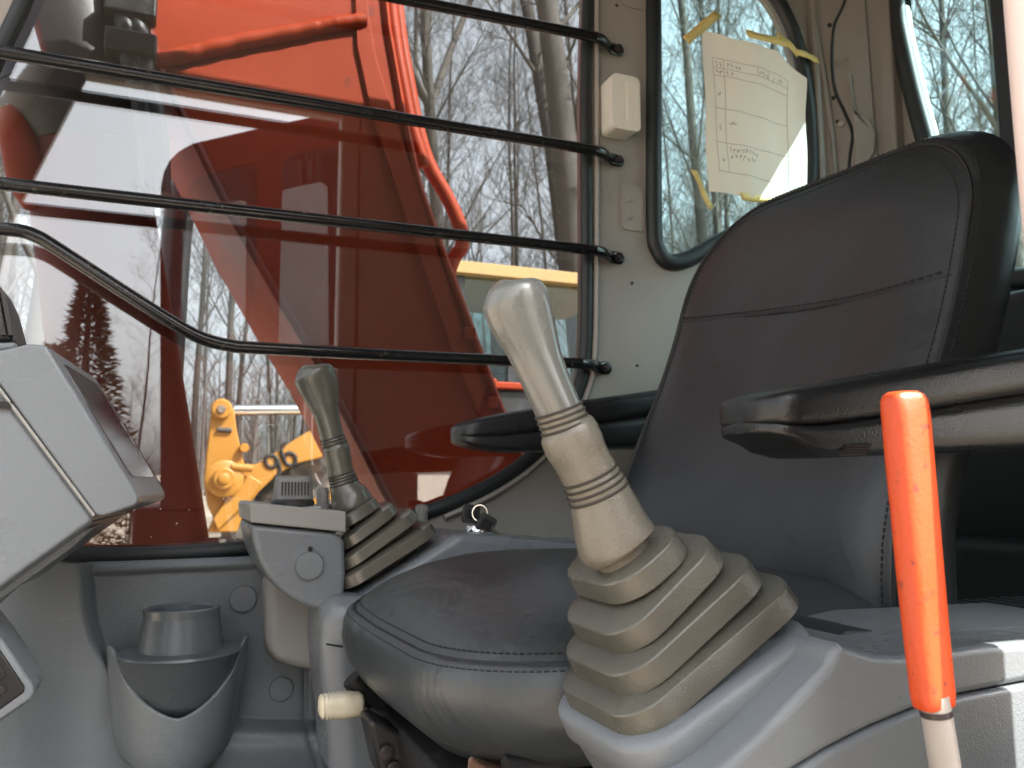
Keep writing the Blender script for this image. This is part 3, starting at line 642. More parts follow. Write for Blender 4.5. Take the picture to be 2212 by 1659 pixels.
# the screen lies in the face of the bezel
A, B = P(100, 746, y=YM0), P(292, 1060, y=YM0); fd = (B-A); fn_ = Vector((-fd.z, 0, fd.x)).normalized()
if fn_.x < 0: fn_ = -fn_
def face(s_, t, off): return A+fd*s_+Vector((0, (YM1-YM0)*t, 0))+fn_*off
scm = rrect(.09, .90, .12, .90, .06, 5); n = len(scm)
v = [face(a, b_, .0012) for a, b_ in scm]+[face(a, b_, -.002) for a, b_ in scm]
f = [tuple(range(n)), tuple(range(n, 2*n))[::-1]]+[(i, (i+1) % n, n+(i+1) % n, n+i) for i in range(n)]
MB().add(v, f).build('screen', mat('dark screen glass', (.045, .04, .04), .1, spec=.8), mo, 30)
for s0, s1, t0 in ((.42, .5, .84), (.55, .62, .84), (.68, .72, .84)):
    v = [face(s0, t0, .002), face(s1, t0, .002), face(s1, t0+.04, .002), face(s0, t0+.04, .002)]
    MB().add(v, [(0, 1, 2, 3)]).build('screen_mark', M['white'], mo, 0, fix=False)
MB().box(tuple(P(-20, 874, y=YM0-.0005)+Vector((0, -.001, -.003))), tuple(P(26, 868, y=YM0)+Vector((0, .002, 0)))).build('housing_slot', M['ink'], mo)
MB().tube([P(-44, 782, y=YM0-.0002), P(203, 1114, y=YM0-.0002)], .0016, 5).build('housing_joint', M['plastic_w'], mo)
for o_ in mo.children:
    for q_ in o_.data.vertices: q_.co.x += .095*(q_.co.y-YM0)
# lower arm of the monitor going down to the front console
prism('monitor_arm', XZ([(-140, 1200), (190, 1140), (212, 1134), (150, 1188), (-20, 1310), (-140, 1420)], 1.0), 1.0, 1.17, M['plastic'], mo, bevel=.012, seg=3)
# air vent above the monitor
av = empty('air_vent', P(0, 745, y=1.05), 'black ribbed air vent peeping in above the monitor', 'vent')
prism('vent_body', XZ([(-90, 600), (-20, 590), (4, 640), (30, 738), (-90, 745)], 1.02), 1.02, 1.14, M['black'], av, bevel=.006)
for i in range(5):
    a = P(-60+i*17, 612+i*6, y=1.0165); b_ = P(-44+i*17, 724, y=1.0165)
    MB().tube([a, b_], .0028, 6).build('vent_slat', M['key'], av)
prism('vent_collar', XZ([(-90, 744), (32, 738), (42, 752), (-90, 772)], 1.0), 1.0, 1.16, M['plastic'], av, bevel=.006)

# ------------------------------------------------------------------ front console with its inset panel
fp = empty('front_console', P(0, 1650, y=.95), 'grey front console with a black inset switch panel', 'console')
c_out = [(-160, 1290), (-60, 1300), (0, 1375), (70, 1478), (76, 1492), (68, 1512), (-10, 1566), (-160, 1600)]
YF = 1.0
prism('panel_frame', XZ(c_out, YF), YF, 1.08, M['plastic_s'], fp, bevel=.008, seg=4)
prism('switch_panel', XZ([(-160, 1320), (-64, 1322), (0, 1402), (54, 1482), (54, 1496), (-14, 1545), (-160, 1570)], YF-.0015), YF-.0015, YF+.01, M['black'], fp, bevel=.003)
prism('panel_window', XZ([(-160, 1360), (-70, 1362), (0, 1437), (14, 1462), (-14, 1482), (-160, 1500)], YF-.003), YF-.003, YF, mat('dark panel glass', (.02, .02, .02), .15), fp, bevel=.002)
c = P(3, 1490, y=YF-.002); lathe([(.004, 0), (.004, .0015), (.0001, .002)], c, 14, (0, -1, 0)).build('panel_screw', M['greasy'], fp)

# ------------------------------------------------------------------ seat
seat = empty('operator_seat', (.46, .84, 1.335), 'black leather operator seat with stitched backrest and cushion', 'seat')
def pillow(name, outline_fn, rings, mapf, m_, parent, n_c=10):
    mb = MB(); rs = [[mapf(a, b_, d) for a, b_ in outline_fn(ins)] for ins, d in rings]
    return mb.rings(rs).build(name, m_, parent, 70)
# backrest: outline in (y, z), depth along x, leaning back
BX = [(1.70, .655), (1.85, .652), (1.92, .662), (1.98, .69), (2.07, .733), (2.14, .764), (2.22, .79), (2.30, .812), (2.38, .845), (2.45, .89)]
def bx(z):
    for (z0, x0), (z1, x1) in zip(BX, BX[1:]):
        if z <= z1: return x0+(x1-x0)*(z-z0)/(z1-z0)
    return BX[-1][1]
bxs = lambda z: (bx(z-.04)+bx(z)+bx(z+.04)+bx(z-.02)+bx(z+.02))/5
BY0, BY1, BZ0, BZ1 = .598, 1.092, 1.72, 2.375
def bo(ins):
    out = rrect(BY0+ins, BY1-ins, BZ0+ins, BZ1-ins, [max(.02, .15-ins), max(.02, .12-ins), max(.02, .08-ins), max(.02, .08-ins)], 12)
    # add points along the straight edges so that the lean follows the curve
    res = []
    for i in range(len(out)):
        a, b_ = out[i], out[(i+1) % len(out)]; k = max(1, int(math.hypot(a[0]-b_[0], a[1]-b_[1])/.035))
        res += [(a[0]+(b_[0]-a[0])*j/k, a[1]+(b_[1]-a[1])*j/k) for j in range(k)]
    return res
NB = len(bo(0))
def bo_n(ins):
    base = bo(0); cy_, cz = (BY0+BY1)/2, (BZ0+BZ1)/2; hy, hz = (BY1-BY0)/2, (BZ1-BZ0)/2
    return [(cy_+(a-cy_)*(1-ins/hy), cz+(b_-cz)*(1-ins/hz)) for a, b_ in base]
def bmap(a, b_, d): return Vector((bxs(b_)-.025-.11*(a-.845)+d, a, b_+d*.15))
def crown(a, b_):   # soft side bolsters
    t = abs(a-.845)/.25; return -.014*ss(.45, .8, t)*(1-ss(.86, 1.0, t))
rings_b = [(.246, .006), (.22, .005), (.17, .003), (.12, .0), (.09, -.004), (.06, -.006), (.035, -.003), (.022, .002), (.016, .006), (.012, .004), (.008, .012), (.003, .024), (0, .042), (0, .06), (.008, .08), (.025, .094), (.06, .10), (.2, .10)]
pillow('backrest', bo_n, rings_b, bmap, M['leather'], seat)
def dashes(path, ln, gap, rad, name, parent, off=(0, 0, 0)):
    mb = MB(); o_ = Vector(off); acc = 0; pts = [Vector(p)+o_ for p in path]; cur = []
    i = 0; p = pts[0]; rem = ln; on = True; seg = [p]
    for q in pts[1:]:
        while True:
            d = (q-p).length
            if d < rem: rem -= d; p = q; seg.append(p); break
            p = p+(q-p).normalized()*rem; seg.append(p)
            if on and len(seg) > 1 and (seg[-1]-seg[0]).length > 1e-5: mb.tube([seg[0], seg[-1]], rad, 4)
            on = not on; rem = ln if on else gap; seg = [p]
    return mb.build(name, M['thread'], parent, 0, fix=False)
def bpath(ins, d, lo=None): return [bmap(a, b_, d) for a, b_ in bo_n(ins)]+[bmap(*bo_n(ins)[0], d)]
br = [o for o in seat.children][0]
MB().tube(bpath(.0155, .0045), .0028, 6).build('seam_piping', M['thread'], br, 60)
dashes(bpath(.026, -.0005), .0045, .0025, .0009, 'stitching', br)
dashes(bpath(.0085, .0095), .0045, .0025, .0009, 'stitching', br)
def surf_d(a, z):
    cy_, cz, hy, hz = (BY0+BY1)/2, (BZ0+BZ1)/2, (BY1-BY0)/2, (BZ1-BZ0)/2
    ins = (1-max(abs(a-cy_)/hy, abs(z-cz)/hz))*hy; rb = rings_b[:11]
    for (i0, d0), (i1, d1_) in zip(rb, rb[1:]):
        if i0 >= ins >= i1: return d0+(d1_-d0)*(i0-ins)/(i0-i1)
    return .006
hs = [bmap(a, z, surf_d(a, z)) for a, z in [(1.07+(.622-1.07)*i/40, 2.197-.052*(i/40)+.026*(i/40)**4) for i in range(41)]]
MB().tube([q+Vector((.0008, 0, 0)) for q in hs], .0018, 6).build('cross_seam', M['thread'], br, 60)
dashes(hs, .006, .004, .001, 'stitching', br, (-.001, 0, .006))
MB().box((.76, .70, 1.5), (.80, .98, 1.95)).build('back_shell', M['black'], seat, bevel=.015)
# cushion: outline in (x, y), stacked in z
def co(ins):
    out = rrect(.206, .74, .592, 1.082, [.06, .13, .15, .05], 14); cx_, cy_ = .469, .837; hx, hy = .271, .245
    res = []
    for i in range(len(out)):
        a, b_ = out[i], out[(i+1) % len(out)]; k = max(1, int(math.hypot(a[0]-b_[0], a[1]-b_[1])/.03))
        res += [(a[0]+(b_[0]-a[0])*j/k, a[1]+(b_[1]-a[1])*j/k) for j in range(k)]
    return [(cx_+(a-cx_)*(1-ins/hx), cy_+(b_-cy_)*(1-ins/hy)) for a, b_ in res]
def cmap(a, b_, d):
    return Vector((a-.055*(b_-.72), b_, d+.012*math.sin((a-.2)/.52*3.1)+.008*ss(.85, 1.05, b_)-.006*math.cos((b_-.84)*9)*ss(.3, .5, a)))
rings_c = [(.12, 1.690), (.07, 1.696), (.04, 1.706), (.02, 1.724), (.006, 1.745), (0, 1.768), (.002, 1.786), (.007, 1.796), (.010, 1.7985), (.013, 1.7965), (.017, 1.8015), (.026, 1.811), (.045, 1.824), (.075, 1.838), (.11, 1.849), (.15, 1.857), (.2, 1.862), (.24, 1.863)]
cu = pillow('cushion', co, rings_c, cmap, M['cushion'], seat)
def cpath(ins, z): q = [cmap(a, b_, z) for a, b_ in co(ins)]; return q+[q[0]]
MB().tube(cpath(.0125, 1.7972), .0022, 6).build('seam_piping', M['thread'], cu, 60)
dashes(cpath(.0185, 1.8045), .004, .0022, .0007, 'stitching', cu)
dashes(cpath(.0055, 1.7935), .004, .0022, .0007, 'stitching', cu)
# seat pan, slide frame and height lever
prism('seat_pan', [(.24, 1.66), (.70, 1.66), (.70, 1.70), (.27, 1.70), (.235, 1.69)], .64, 1.04, M['blackm'], seat, bevel=.008)
bk = [P(a, c, y=.98) for a, c in [(762, 1462), (800, 1500), (880, 1540), (960, 1610), (1020, 1640), (1100, 1655)]]
MB().tube(smooth_path(bk, 4), .014, 8).build('front_rail', M['blackm'], seat, 60)
prism('slide_frame', XZ([(778, 1536), (800, 1534), (880, 1580), (990, 1640), (1010, 1720), (840, 1720), (800, 1640)], .92), .88, .93, M['blackm'], seat, bevel=.006)
MB().box((.30, .66, 1.34), (.62, 1.0, 1.655)).build('suspension_box', M['mat'], seat, bevel=.02)
prism('cross_bracket', XZ([(1010, 1630), (1090, 1640), (1240, 1640), (1260, 1720), (1000, 1720)], .70), .66, .70, M['rust'], seat, bevel=.004)
MB().tube([P(1090, 1655, y=.655), P(1245, 1642, y=.655)], .009, 8).build('release_rod', M['blackm'], seat, 60)
for px, py in ((835, 1625), (850, 1660)):
    lathe([(.008, 0), (.008, .004), (.005, .005), (.0001, .005)], P(px, py, y=.879), 16, (0, -1, 0)).build('slide_nut', M['greasy'], seat)
h0 = P(790, 1520, y=.975)
MB().tube([h0, P(850, 1508, y=1.0)], .007, 8).build('lever_stalk', M['blackm'], seat, 60)
def sq(k, n_=16, p=4.0):
    c_, d_ = math.cos(2*math.pi*k/n_+.2), math.sin(2*math.pi*k/n_+.2); rr = (abs(c_)**p+abs(d_)**p)**(-1/p); return c_*rr, d_*rr
hl = MB().rings([[P(688+t*94, 1527-t*8, y=.965)+Vector((0, sq(k)[0]*ry, sq(k)[1]*rz)) for k in range(16)] for t, ry, rz in ((0, .005, .005), (.03, .011, .010), (.08, .014, .0125), (.13, .0132, .0115), (.17, .0148, .0132), (.22, .014, .0122), (.26, .0152, .0136), (.31, .0144, .0126), (.36, .0154, .0138), (.42, .0148, .013), (.48, .0155, .0138), (.92, .0155, .0128), (1.0, .013, .0105))])
hl.build('height_lever_knob', M['cream'], seat, 60)

# armrests
def pl(pts, x):
    for (x0, y0), (x1, y1) in zip(pts, pts[1:]):
        if x <= x1: return y0+(y1-y0)*max(0.0, x-x0)/(x1-x0)
    return pts[-1][1]
def armrest(yc, hw, x_end, top, seam, bot, label):
    arm = empty('armrest', P(*seam[-1], y=yc), label, 'armrest', 'armrests of the seat')
    xs = [top[0][0]+t*(x_end-top[0][0]) for t in (0, .004, .012, .025, .045, .07, .1, .14, .19, .25, .33, .42, .52, .64, .78, .9, 1)]
    def loft(name, up, lo, wf, p, m_):
        rs = []
        for i, px in enumerate(xs):
            q, q2 = P(px, pl(up, px), y=yc), P(px, pl(lo, px), y=yc); cz, hz = (q.z+q2.z)/2, (q.z-q2.z)/2
            t = min(1, (px-xs[0])/(xs[-1]-xs[0])/.06); f = max(.2, (1-(1-t)**2.8)**.42)
            ring = []
            for k in range(32):
                c_, d_ = math.cos(2*math.pi*k/32), math.sin(2*math.pi*k/32); rr = (abs(c_)**p+abs(d_)**p)**(-1/p)
                ring.append(Vector((q.x, yc+c_*rr*hw*wf*f, cz+d_*rr*hz*max(.84, f**.3))))
            rs.append(ring)
        return MB().rings(rs).build(name, m_, arm, 60)
    loft('arm_pad', top, seam, 1, 4.6, M['black']); loft('arm_shell', [(x, y-10) for x, y in seam], bot, .93, 4.5, M['black'])
    return arm
ar = armrest(.478, .038, 2420, [(1596, 866), (1612, 856), (1640, 848), (1720, 833), (1800, 819), (2000, 786), (2212, 752), (2420, 722)], [(1596, 922), (1640, 930), (1720, 926), (1860, 906), (2020, 880), (2212, 850), (2420, 820)],
             [(1596, 940), (1620, 948), (1650, 958), (1680, 980), (1720, 992), (1780, 990), (1900, 984), (2212, 974), (2420, 966)], 'glossy black armrest nearest the door, behind the orange lever')
for i in range(4):
    a = P(1826-i*3, 963+i*6, y=.4425); b_ = P(1880-i*4, 961+i*6, y=.4425)
    MB().tube([a, b_], .0012, 5).build('vent_rib', M['greasy'], ar)
armrest(1.205, .04, 1600, [(979, 922), (990, 914), (1010, 907), (1060, 897), (1200, 873), (1400, 845), (1600, 815)], [(979, 947), (1000, 951), (1060, 948), (1200, 931), (1400, 902), (1600, 872)],
        [(979, 956), (1000, 964), (1030, 972), (1080, 979), (1200, 976), (1400, 970), (1600, 965)], 'black armrest on the far side of the seat')

# ------------------------------------------------------------------ control levers
def lever(label, spine, secs, yg, ribs, grip_m, sleeve_m, cone_m, rib_m):
    """spine: (px, py, half-width px, depth factor) down the grip; the grip parts are lofted along it"""
    root = empty('control_lever', P(*spine[-1][:2], y=yg), label, 'lever', 'joystick levers')
    pts = [P(a, c, y=yg) for a, c, _, _ in spine]
    def ringset(i0, i1, sub=4):
        ps = smooth_path(pts, sub); ws = smooth_path([(w_*pxm(pts[i_]), f_, 0) for i_, (_, _, w_, f_) in enumerate(spine)], sub)
        rs = []
        for i in range(i0*sub, i1*sub+1):
            t = (ps[min(i+1, len(ps)-1)]-ps[max(i-1, 0)]).normalized(); a = Vector((0, 1, 0)).cross(t).normalized(); b_ = t.cross(a)
            rs.append([ps[i]+a*math.cos(2*math.pi*k/28)*ws[i].x+b_*math.sin(2*math.pi*k/28)*ws[i].x*ws[i].y for k in range(28)])
        return rs
    for nm, i0, i1, m_ in secs:
        MB().rings(ringset(i0, i1)).build(nm, {'g': grip_m, 's': sleeve_m, 'c': cone_m, 'k': M['groove']}[m_], root, 60)
    boot = None
    for i, (fr_, rr_, yn, yf, th) in enumerate(ribs):
        Fp, Rp = P(*fr_, y=yn), P(*rr_, y=yn); u_ = (Rp-Fp); ln = u_.length; u_.normalize(); n_ = Vector((0, 1, 0)).cross(u_); n_ = -n_ if n_.z < 0 else n_
        wd = yf-yn
        def ring(ins, h, cr=.03):
            return [Fp+u_*a+Vector((0, b_, 0))+n_*h for a, b_ in rrect(ins, ln-ins, ins, wd-ins, [max(.007, cr-ins*.75)]*4, 6)]
        th_ = th
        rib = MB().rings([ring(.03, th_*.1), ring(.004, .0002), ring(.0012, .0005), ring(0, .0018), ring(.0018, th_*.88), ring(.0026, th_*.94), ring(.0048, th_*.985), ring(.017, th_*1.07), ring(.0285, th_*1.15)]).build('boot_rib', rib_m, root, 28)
        MB().rings([ring(.033, -th_*.55), ring(.0315, th_*.12), ring(.0305, th_*1.13), ring(.0325, th_*1.35), ring(.034, th_*2.0)]).build('boot_neck', M['grime_shade'], rib, 50)
    return root
near_ribs = [((1366, 1322), (1522, 1180), .497, .602, .0185), ((1376, 1434), (1600, 1198), .487, .594, .019), ((1382, 1530), (1684, 1244), .477, .590, .019), ((1390, 1626), (1764, 1294), .467, .590, .0195)]
near_spine = [(1098.0, 609, 10, 1), (1098.0, 613, 38, 1), (1102.0, 624, 60, 0.95), (1111.5, 646, 75, 0.85), (1127.0, 688, 74, 0.78), (1146.0, 736, 64, 0.78), (1165.0, 788, 55.5, 0.85), (1205.5, 884, 51, 1.0), (1208.0, 888, 52, 1), (1212.0, 898, 53, 1), (1216.0, 908, 53, 1), (1220.0, 918, 54, 1), (1226.0, 930, 63, 1), (1240.0, 960, 65, 1), (1256.0, 992, 61, 1), (1272.0, 1022, 62, 1), (1275.0, 1028, 61, 1), (1279.0, 1036, 63, 1), (1283.0, 1044, 64, 1), (1286.0, 1050, 65, 1), (1290.0, 1058, 66, 1), (1294.0, 1066, 67, 1), (1306.0, 1100, 74, 1), (1320.0, 1142, 83, 1), (1330.0, 1166, 88, 1), (1334.0, 1174, 85, 1), (1340.0, 1184, 64, 1), (1350.0, 1216, 58, 1)]
secs = [('hand_grip', 0, 7, 'g'), ('grip_rings', 7, 11, 's'), ('grip_sleeve', 11, 15, 's'), ('sleeve_rings', 15, 21, 's'), ('sleeve_cone', 21, 27, 'c')]
nl = lever('silvery taupe control lever closest to the door, boot of four ribs', near_spine, secs, .535, near_ribs, M['grip'], M['tan'], M['tan'], M['taupe'])
def groove_rings(root, pix, yg, rad):
    for a, c, w_, ddx, ddy in pix:
        ctr = P(a, c, y=yg); t = (P(a+ddx, c+ddy, y=yg)-ctr).normalized(); e1 = Vector((0, 1, 0)).cross(t).normalized(); e2 = t.cross(e1); q = w_*pxm(ctr)
        mb = MB(); mb.rings([[ctr+(e1*math.cos(k*.2094)+e2*math.sin(k*.2094))*(q+math.cos(j*1.0472)*rad)+t*math.sin(j*1.0472)*rad for j in range(6)] for k in range(30)], closed=True)
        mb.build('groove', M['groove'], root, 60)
groove_rings(nl, [(1207, 886, 52.5, 10, 28), (1212, 898, 53, 10, 28), (1217, 910, 53.2, 10, 28), (1222, 922, 55, 10, 28), (1273, 1027, 61.8, 12, 27), (1279.5, 1040, 63.2, 12, 27), (1286, 1053, 65, 12, 27), (1292.5, 1066, 67, 12, 27)], .535, .0011)
far_ribs = [((736, 1152), (832, 1092), 1.122, 1.205, .0155), ((744, 1197), (872, 1103), 1.112, 1.21, .016), ((748, 1241), (917, 1118), 1.102, 1.215, .0165), ((752, 1281), (956, 1150), 1.092, 1.22, .0175)]
far_spine = [(672.0, 790.0, 5, 1), (672.0, 792.0, 24, 1), (674.0, 798.0, 36, 0.95), (679.8, 811.24, 45, 0.85), (688.6, 836.48, 43, 0.8), (697.2, 866.96, 34, 0.85), (705.8, 897.44, 27, 0.95), (717.2, 943.16, 25.5, 1), (718.6, 947.88, 25.5, 1), (720.6, 952.88, 26.5, 1), (722.6, 957.88, 26, 1), (724.6, 963.88, 27, 1), (726.6, 970.88, 29, 1), (730.6, 990.88, 28, 1), (733.6, 1008.88, 28, 1), (736.6, 1022.88, 28.5, 1), (737.6, 1026.88, 28, 1), (739.6, 1030.88, 29, 1), (740.6, 1034.88, 29, 1), (741.6, 1038.88, 30, 1), (742.6, 1042.88, 30, 1), (743.6, 1046.88, 31, 1), (747.6, 1058.88, 35, 1), (754.6, 1072.88, 42, 1), (760.6, 1088.88, 46, 1), (763.6, 1094.88, 44, 1), (765.6, 1102.88, 38, 1), (771.6, 1116.88, 36, 1)]
M['grip_f'] = mat('dark polished taupe grip', (.105, .104, .085), .24, spec=.7, var=.12, vscale=20)
M['taupe_f'] = mat('olive taupe boot', (.11, .105, .085), .2, spec=.7, bump=.12, bscale=500, var=.1, vscale=14)
fl_ = lever('smaller dark taupe control lever beside the switch console', far_spine, secs, 1.165, far_ribs, M['grip_f'], M['taupe_f'], M['taupe_f'], M['taupe_f'])
groove_rings(fl_, [(718.5, 947, 25.8, 3, 10), (720.5, 953, 26.5, 3, 10), (723, 960, 26.8, 3, 10), (737, 1025, 28.4, 3, 10), (739, 1031, 29, 3, 10), (741, 1037, 29.8, 3, 10), (743, 1044, 30.8, 3, 10)], 1.165, .0011)

# ------------------------------------------------------------------ near control console under the lever
nc = empty('near_console', P(1900, 1650, y=.5), 'grey control console beside the door carrying the lever boot', 'console')
def slab(name, fr_, rr_, yn, yf, hs_, m_, cr=.035):
    Fp, Rp = P(*fr_, y=yn), P(*rr_, y=yn); u_ = Rp-Fp; ln = u_.length; u_.normalize(); n_ = Vector((0, 1, 0)).cross(u_); n_ = -n_ if n_.z < 0 else n_; wd = yf-yn
    return MB().rings([[Fp+u_*a+Vector((0, b_, 0))+n_*h for a, b_ in rrect(ins, ln-ins, ins, wd-ins, max(.01, cr-ins), 6)] for ins, h in hs_]).build(name, m_, nc, 50)
slab('boot_base', (1412, 1712), (1812, 1408),   .455, .60, [(.012, -.06), (.004, -.004), (0, 0), (0, .016), (.0015, .0195), (.005, .0215), (.012, .0225), (.018, .021), (.024, .024), (.04, .024)], M['plastic_s'])
prism('console_side', XZ([(1470, 1740), (1640, 1590), (1790, 1440), (1806, 1398), (1822, 1392), (1850, 1404), (1890, 1416), (1950, 1418), (2040, 1408), (2120, 1396), (2212, 1388), (2420, 1372), (2420, 1445), (2212, 1476), (2080, 1502), (1980, 1532), (1880, 1574), (1790, 1620), (1712, 1668), (1640, 1740)], .425), .425, .545, M['plastic_s'], nc, bevel=.012, seg=5)
prism('console_base', XZ([(1650, 1742), (1716, 1672), (1792, 1624), (1882, 1578), (1982, 1536), (2082, 1506), (2212, 1480), (2420, 1450), (2420, 1760), (1650, 1800)], .423), .423, .62, M['plastic_s'], nc, bevel=.004, seg=3)
prism('console_pocket', XZ([(1812, 1372), (1830, 1362), (1900, 1364), (1960, 1380), (1960, 1420), (1812, 1420)], .50), .50, .60, M['navy'], nc, bevel=.003)
prism('console_rear_top', XZ([(1800, 1362), (1820, 1350), (2000, 1336), (2212, 1320), (2420, 1305), (2420, 1400), (1960, 1420), (1800, 1420)], .60), .60, .66, M['plastic_s'], nc, bevel=.004)
prism('console_top', XZ([(1975, 1408), (1985, 1384), (2060, 1366), (2212, 1356), (2420, 1342), (2420, 1440), (1975, 1440)], .47), .47, .60, M['plastic'], nc, bevel=.01)
gr = MB().box(tuple(P(2080, 1345, y=.56)), tuple(P(2420, 1315, y=.60)+Vector((0, .03, 0)))).build('grille', M['black'], nc, bevel=.002)
for i in range(9):
    a = P(2085+i*28, 1334-i*2, y=.558); MB().box(tuple(a), tuple(a+Vector((.007, .06, .006)))).build('grille_slat', M['navy'], nc)

# ------------------------------------------------------------------ orange safety lever
ol = empty('safety_lever', P(2055, 1700, y=.33), 'bright orange gripped safety lever on a pale rod', 'lever')
YO = .33
gp = [(1950, 846, .6), (1951, 853, .85), (1953, 866, .97), (1957, 900, 1), (1965, 990, 1), (1978, 1130, .98), (1990, 1260, .97), (2003, 1390, .94), (2015, 1500, .92), (2018, 1525, .86), (2019, 1532, .6)]
rs = []
gpts = [P(a, c, y=YO) for a, c, _ in gp]
for i, (a, c, k_) in enumerate(gp):
    t = (gpts[-2]-gpts[2]).normalized(); e1 = Vector((0, 1, 0)).cross(t).normalized(); e2 = t.cross(e1)
    q = 54*pxm(gpts[i])*k_*.97
    ring = []
    for k in range(28):
        th = 2*math.pi*k/28; cx_, sx_ = math.cos(th), math.sin(th); p_ = 3.6
        rr = (abs(cx_)**p_+abs(sx_)**p_)**(-1/p_)
        ring.append(gpts[i]+e1*cx_*rr*q+e2*sx_*rr*q*.62)
    rs.append(ring)
MB().rings(rs).build('lever_grip', M['orange_grip'], ol, 60)
MB().tube([P(2016, 1500, y=YO), P(2058, 1760, y=YO)], .0078, 20).build('lever_rod', M['rod'], ol, 60)
lathe([(.0081, 0), (.0081, .003), (.0076, .0032)], P(2023, 1545, y=YO), 20, P(2016, 1500, y=YO)-P(2058, 1760, y=YO)).build('rod_collar', M['greasy'], ol)

# grab rail on the door post
gr_ = empty('grab_rail', P(2225, 800, y=.262), 'pale vertical grab rail on the door post', 'rail')
MB().tube(smooth_path([Vector((.41, .245, 1.93)), Vector((.383, .245, 1.98)), Vector((.376, .245, 2.03)), Vector((.374, .245, 2.2)), Vector((.380, .245, 2.255)), Vector((.398, .25, 2.285)), Vector((.45, .27, 2.30))], 6), .013, 16).build('rail_tube', M['rail'], gr_, 60)

# ------------------------------------------------------------------ boom outside the window
YBM, YBF = 1.66, 2.13
bm_ = empty('excavator_boom', P(900, 1200, y=1.9), 'orange excavator boom rising steeply just outside the side window', 'boom')
ledge_ = [(250, -160), (322, 60), (345, 150), (420, 300), (500, 465), (600, 640), (700, 805), (840, 1080), (930, 1260)]
redge = [(1230, 1260), (1140, 1020), (1075, 865), (1015, 700), (960, 555), (905, 400), (868, 230), (838, 60), (815, -160)]
prism('boom_body', XZ(ledge_+redge, YBM), YBM, YBF, M['boom'], bm_, bevel=.004, seg=2)
MB().tube([P(a, c, y=YBM-.004) for a, c in ledge_], .009, 6).build('lower_weld_flange', M['boom_shaded'], bm_, 60)
MB().tube([P(a, c, y=YBM-.002) for a, c in redge], .008, 6).build('upper_weld_flange', M['boom'], bm_, 60)
# rough weld seam across the plate
ws = smooth_path([P(a, c, y=YBM-.006) for a, c in [(334, 134), (420, 113), (520, 90), (640, 68), (720, 52), (788, 44)]], 12); rw_ = random.Random(2)
MB().tube(ws, [(.0155+.001*math.sin(i*.8)*rw_.uniform(.2, 1)+rw_.uniform(-.0006, .0006)) for i in range(len(ws))], 10).build('weld_seam', M['boom'], bm_, 60)
# doubler plates on the side
prism('doubler_plate', XZ([(790, -150), (795, 30), (812, 130), (850, 250), (930, 500), (1010, 760), (1085, 960), (1060, 960), (985, 780), (880, 480), (800, 240), (770, 100), (760, -150)], YBM-.003), YBM-.008, YBM, M['boom'], bm_, bevel=.002)
# pipe on the back of the boom
MB().tube(smooth_path([P(a, c, y=1.80) for a, c in [(842, -150), (862, 60), (884, 190), (900, 270), (925, 352), (968, 430), (994, 490), (998, 530), (980, 560), (966, 600)]], 6), .017, 12).build('boom_pipe', M['boom'], bm_, 60)
MB().tube(smooth_path([P(a, c, y=1.72) for a, c in [(828, -150), (850, 60), (872, 190), (890, 275), (918, 360)]], 6), .014, 12).build('boom_pipe', M['boom'], bm_, 60)
for a_, c_ in ((1013, 720), (1060, 870)):
    q = P(a_, c_, y=YBM); MB().box((q.x-.012, YBM-.015, q.z-.012), (q.x+.012, YBM+.02, q.z+.012)).build('boom_lug', M['boom'], bm_, bevel=.004)
# boom cylinders
def cyl_part(name, axis, y, rad, m_, parent, n=28):
    pts = [P(a, c, y=y) for a, c in axis]; return MB().tube(pts, rad, n).build(name, m_, parent, 60)
cyl = empty('boom_cylinder', P(310, 1200, y=1.8), 'dull red hydraulic cylinder leaning left of the boom with dark head', 'cylinder')
cyl_part('cylinder_tube', [(330, 1330), (307, 1190), (238, 700), (200, 440), (180, 300)], 1.80, [.128, .125, .118, .112, .112], M['boom_shaded'], cyl)
cyl_part('cylinder_neck', [(184, 330), (178, 290), (172, 250), (166, 200)], 1.80, [.115, .13, .148, .15], M['greasy'], cyl)
cyl_part('cylinder_head', [(168, 215), (158, 140), (140, 0), (125, -120)], 1.80, [.151, .151, .151, .151], M['greasy'], cyl)
cyl_part('head_ring', [(159, 70), (157, 55)], 1.80, [.1535, .1535], M['blackm'], cyl)
cyl_part('foot_pin', [(330, 1215), (470, 1205)], 1.74, [.04, .04], M['boom_shaded'], cyl)
for dx in (0, 26):
    MB().tube(smooth_path([P(a+dx, c, y=1.64) for a, c in [(262, -120), (266, 0), (272, 60), (284, 140), (306, 230), (318, 300), (322, 420)]], 5), .019, 10).build('hydraulic_hose', M['rubber'], cyl, 60)
for py in (12, 95):
    q = P(283, py, y=1.63); MB().box((q.x-.045, 1.615, q.z-.022), (q.x+.045, 1.66, q.z+.022)).build('hose_clamp', M['blackm'], cyl, bevel=.005)
cyl_part('guard_pipe', [(36, 240), (46, 300), (66, 400), (76, 448)], 1.74, [.03, .038, .038, .02], M['boom'], cyl)
hz = empty('hydraulic_hose', P(365, 760, y=2.05), 'dark hydraulic hose hanging between cylinder and boom', 'hose')
MB().tube(smooth_path([P(a, c, y=2.3) for a, c in [(470, 300), (430, 350), (400, 410), (385, 480), (375, 600), (368, 720), (360, 840)]], 5), .038, 12).build('hose_tube', M['greasy'], hz, 60)
